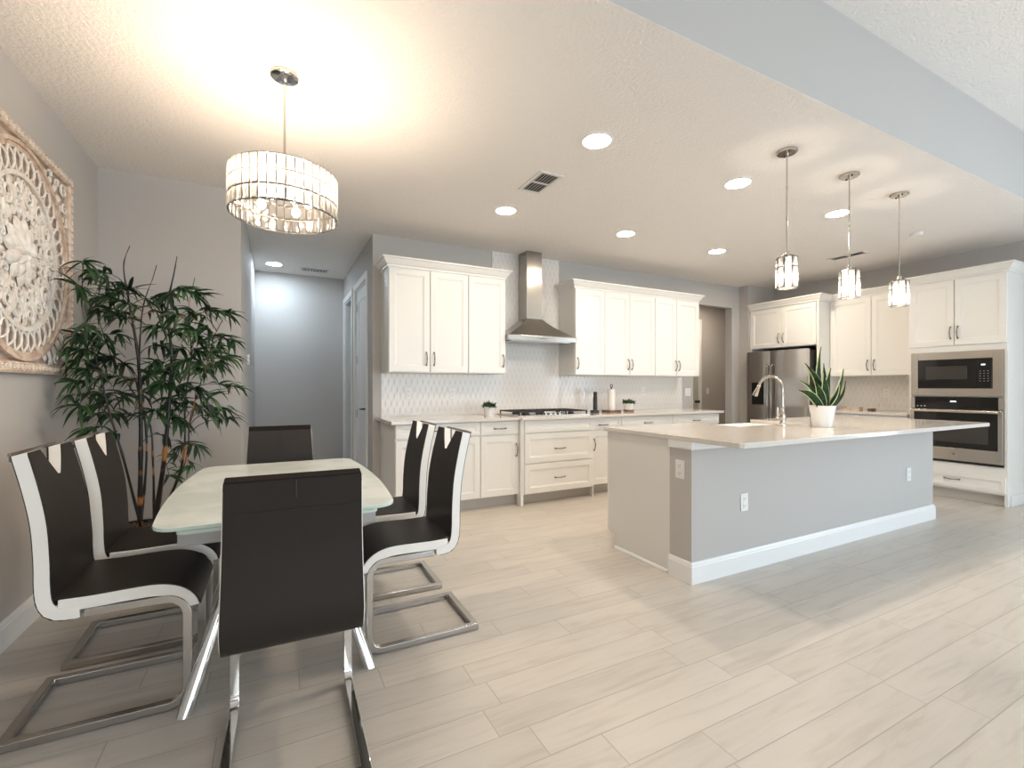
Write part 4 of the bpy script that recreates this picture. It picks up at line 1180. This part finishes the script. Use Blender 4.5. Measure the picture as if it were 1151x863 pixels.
clusters = [(93,290,1),(108,302,1),(122,312,1),(88,318,1),(132,325,1),(110,330,1),(145,322,1),(118,347,1),(100,342,1),(135,352,1),(78,388,0),(90,372,1),
 (98,362,1),(108,372,1),(120,382,1),(95,388,1),(132,372,1),(112,398,1),(82,402,1),(126,398,1),(98,412,1),(118,418,1),(84,425,1),(100,438,1),(116,446,1),(90,452,1),(104,462,1),(124,462,1),(98,478,1),(140,405,1),(78,440,0),
 (178,332,1),(192,326,1),(206,322,1),(220,328,1),(184,346,1),(200,350,1),(218,346,1),(236,346,1),(256,348,1),(176,362,1),(194,368,1),(212,366,1),(232,366,1),(250,374,1),(262,378,0),(182,384,1),(202,388,1),(222,390,1),(240,394,1),(256,398,1),(176,402,1),(194,408,1),(214,410,1),(232,412,1),(246,404,1),(150,424,1),(166,416,1),(182,426,1),(202,430,1),(220,432,1),(268,432,0),(258,428,0),(160,440,1),(190,446,1),(212,448,1),(236,442,0),(250,454,1),(238,462,1),(228,452,1),(256,466,0),
 (150,462,0),(172,458,1),(196,466,1),(186,484,0),(206,496,1),(222,496,0),(196,510,0),(190,530,0),(214,520,0),(204,470,1),(245,384,1),(228,378,1),(142,338,1),(186,414,1),(208,402,1),(224,402,1),(118,438,1),(136,440,0),(130,484,0)]
def leaf(mb, p, d, L, wd, droop):
    d = d.normalized(); side = d.cross(Vector((0, 0, 1)))
    if side.length < .1: side = Vector((1, 0, 0))
    side.normalize(); side = (Quaternion(d, random.uniform(-.8, .8)) @ side)
    N = 6; prev = None; q = Vector(p)
    for k in range(N+1):
        u = k/N; w_ = wd*math.sin(PI*min(1, .08+.92*u)**.75) if k < N else .0005
        up = side.cross(d).normalized()
        cur = (q-side*w_/2+up*w_*.12, q.copy(), q+side*w_/2+up*w_*.12)
        cur = [mb.bm.verts.new(x) for x in cur]
        if prev:
            mb._f([prev[0], prev[1], cur[1], cur[0]]); mb._f([prev[1], prev[2], cur[2], cur[1]])
        prev = cur; d = (d+Vector((0, 0, -droop/N))).normalized(); q = q+d*(L/N)
fol = {}; twig = {}
random.seed(11)
for (px, py, big) in clusters:
    D = random.uniform(2.72, 3.22)
    if px > 225: D = random.uniform(2.85, 3.25)
    if px < 100: D = random.uniform(2.52, 2.75)
    q = keep(unproj(px, py+4, D))-t0_
    # nearest cane point below it
    best = None
    for ci, (sm, r) in enumerate(CP):
        for v in sm[6:]:
            dd_ = (v-q).length + (.9*max(0, v.z-q.z+.05)) + .15*abs((q.z-v.z)-.14)
            if best is None or dd_ < best[0]: best = (dd_, ci, v)
    _, ci, v = best
    f_ = fol.setdefault(ci, MB()); tw_ = f_; f_.mi = 1
    mid = v.lerp(q, .5)+Vector((0, 0, .03))
    tw_.tube([v, v.lerp(mid, .5)+Vector((0, 0, .01)), mid, q], [.003, .0026, .0022, .0015], 5)
    f_.mi = 0
    out = (q-v); out.z *= .3
    if out.length < .03: out = Vector((random.uniform(-1, 1), random.uniform(-1, 0), 0))
    out.normalize(); base_a = math.atan2(out.y, out.x)
    # fan of leaves at the tip plus a few along the twig
    sets = [(q, 8 if big else 6), (q.lerp(mid, .5), 5 if big else 2), (mid, 3 if big else 1)]
    for cpos, cnt in sets:
        for k in range(cnt):
            a = base_a+random.uniform(-1.7, 1.7); el = random.uniform(-.6, .8)
            d = Vector((math.cos(a)*math.cos(el), math.sin(a)*math.cos(el), math.sin(el)))
            Lf = random.uniform(.10, .175)*(1 if big else .85)
            leaf(f_, cpos, d, Lf, random.uniform(.016, .025), random.uniform(.5, 1.9))
for ci in fol:
    for mb_ in (fol[ci],):
        for v in mb_.bm.verts:
            v.co.x = max(v.co.x, XL+(.012 if v.co.y+t0_.y > 3.79 else .062)-t0_.x); v.co.y = min(v.co.y, YD-.012-t0_.y)
    fol[ci].build('foliage', [M['leaf'], canem], t)

# ------------------------------------------------------------------ snake plant on the island
sx, sy = 3.825, 2.13
t = thing('snake_plant', 'snake plant with yellow-edged leaves in a white pot on the island', 'plant', (sx, sy, ZC))
MB().lathe([(.001, .0005), (.062, .0005), (.066, .006), (.089, .160), (.090, .168), (.084, .168), (.081, .15), (.001, .145)], n=36).build('pot', M['potw'], t)
MB().lathe([(.001, .155), (.0805, .152), (.0805, .146), (.001, .146)], n=24).build('soil', M['soil'], t)
rv = Vector((math.cos(YAW), -math.sin(YAW), 0)); fv = Vector((math.sin(YAW), math.cos(YAW), 0))
def sword(b0, tip, bend, wd, tw=0.0):
    wd *= 1.3; m2 = MB(); N = 12; b0 = Vector(b0); tip = Vector(tip); rows = []
    for k in range(N+1):
        u = k/N; p = b0.lerp(tip, u)+Vector(bend)*math.sin(PI*u)*.5
        d = ((tip-b0)+Vector(bend)*PI*math.cos(PI*u)*.5).normalized()
        sd = (rv*math.cos(tw+u*.3)+fv*math.sin(tw+u*.3)); sd = (sd-d*sd.dot(d)).normalized(); nn = d.cross(sd)
        w_ = wd*(.55+.45*math.sin(PI*min(1, .15+u*.75)))*(1-u**3.2) + .001
        cols_ = []
        for q, off in ((-1, .004), (-.84, .001), (0, -.004), (.84, .001), (1, .004)):
            cols_.append(p+sd*(w_/2*q)+nn*off)
        back = [p+sd*(w_/2*q)+nn*(off-.0025) for q, off in ((1, .004), (.84, .001), (0, -.004), (-.84, .001), (-1, .004))]
        rows.append(cols_+back)
    R = [[m2.bm.verts.new(x) for x in r] for r in rows]
    for a, b in zip(R, R[1:]):
        for i in range(10):
            m2.mi = 1 if i in (0, 3, 4, 5, 8, 9) else 0
            m2._f([a[i], a[(i+1) % 10], b[(i+1) % 10], b[i]])
    m2.mi = 0; m2._f(R[0]); m2._f(R[-1])
    m2.build('leaf', [M['leafS'], M['leafY']], t)
def wv(a, b, z): return rv*a+fv*b+Vector((0, 0, z))
sword(wv(.015, .02, .14), wv(.02, .05, .635), wv(-.045, 0, 0), .052, .2)
sword(wv(.035, .03, .14), wv(.05, .06, .50), wv(.02, 0, 0), .040, -.3)
sword(wv(.03, -.01, .14), wv(.185, .03, .455), wv(.05, 0, -.04), .055, .3)
sword(wv(-.01, .0, .14), wv(-.125, .02, .50), wv(.09, 0, .04), .050, -.2)
sword(wv(-.03, -.03, .14), wv(-.195, -.03, .36), wv(.05, 0, .06), .042, .2)
sword(wv(-.035, -.05, .14), wv(-.235, -.07, .285), wv(.02, 0, .07), .048, -.1)
sword(wv(.045, -.03, .14), wv(.13, -.07, .36), wv(.06, 0, -.01), .030, .1)
sword(wv(.0, -.03, .14), wv(-.03, -.06, .42), wv(.02, 0, 0), .060, 0)
sword(wv(.025, -.05, .14), wv(.075, -.09, .33), wv(.05, 0, -.02), .036, .3)
sword(wv(-.02, .03, .14), wv(-.055, .07, .40), wv(-.03, 0, 0), .048, .5)
sword(wv(.0, .0, .14), wv(.045, .0, .40), wv(.03, 0, 0), .060, .4)
sword(wv(-.02, -.04, .14), wv(-.10, -.06, .36), wv(.03, 0, 0), .055, -.2)
sword(wv(.02, -.02, .14), wv(.03, -.05, .46), wv(-.02, 0, 0), .055, .1)

# ------------------------------------------------------------------ things on the back counter
def small_plant(label, x, y, r, h, wood, sc):
    t = thing('potted_succulent', label, 'plant', (x, y, ZC), 0, 'small potted plants on the back counter')
    z0_ = .0005
    if wood:
        MB().lathe([(.001, .0005), (r*1.02, .0005), (r*1.02, .022), (.001, .022)], n=24).build('wooden_saucer', M['wood'], t); z0_ = .0225
    MB().lathe([(.001, z0_), (r*.86, z0_), (r, h), (r*.93, h), (r*.9, h-.012), (.001, h-.014)], n=28).build('pot', M['potw'], t)
    b = MB(); random.seed(int(x*100))
    for i in range(150):
        a = random.uniform(0, 2*PI); rr_ = r*1.0*math.sqrt(random.random()); el = random.uniform(.1, 1.4)
        p = Vector((rr_*math.cos(a), rr_*math.sin(a), h-.012+random.uniform(0, .6)*sc*(1-rr_/r*.5)))
        d = Vector((math.cos(a)*math.cos(el), math.sin(a)*math.cos(el), math.sin(el)))
        leaf(b, p, d, random.uniform(.025, .055), .017, .5)
    b.build('foliage', M['leafD'], t)
small_plant('small bushy plant in a white pot left of the cooktop', 2.075, 4.60, .062, .10, False, .085)
small_plant('small bushy plant in a white pot on wooden saucer', 4.03, 4.60, .066, .105, True, .08)
t = thing('paper_towel_holder', 'paper towel roll on dark wooden stand with ring finial', 'paper towel holder', (3.71, 4.55, ZC))
b = MB().box(-.085, .085, -.085, .085, .0005, .026, .004); b.build('base', M['wood'], t, smooth=False)
MB().lathe([(.018, .0265), (.045, .0265), (.045, .285), (.018, .285)], n=28).build('paper_roll', M['paper'], t)
b = MB().tube([(0, 0, .0265), (0, 0, .30)], .007, 8)
b.tube([(.016*math.cos(a), 0, .326+.019*math.sin(a)) for a in [-PI/2+2*PI*i/18 for i in range(19)]], .005, 6)
b.tube([(0, 0, .298), (0, 0, .306)], .011, 8)
b.build('rod', M['wire'], t)
t = thing('wine_opener', 'slim black electric wine opener on small stand beside the cooktop', 'kitchen gadget', (3.44, 4.52, ZC))
b = MB().box(-.052, .034, -.035, .035, .0005, .034, .006); b.build('stand', M['black'], t, smooth=False)
MB().lathe([(.001, .0345), (.026, .0345), (.026, .19), (.021, .20), (.023, .205), (.023, .245), (.018, .255), (.001, .256)], n=20).build('body', M['black'], t)
t = thing('wooden_tray', 'small wooden tray with dark end on the counter by the oven tower', 'tray', (6.95, 3.47, ZC), RW)
b = MB().box(-.12, .09, -.05, .05, .0005, .010).box(-.12, -.112, -.05, .05, .010, .045).box(.082, .09, -.05, .05, .010, .045).box(-.112, .082, -.05, -.044, .010, .028).box(-.112, .082, .044, .05, .010, .028)
b.build('tray_body', M['tanwood'], t, smooth=False)
o = MB().box(-.045, .045, -.03, .03, .0005, .03, .004).build('wooden_box', M['wood'], loc=(6.98, 3.27, ZC))
tag(o, 'tiny dark wooden box right of the tray by the oven tower', 'box')
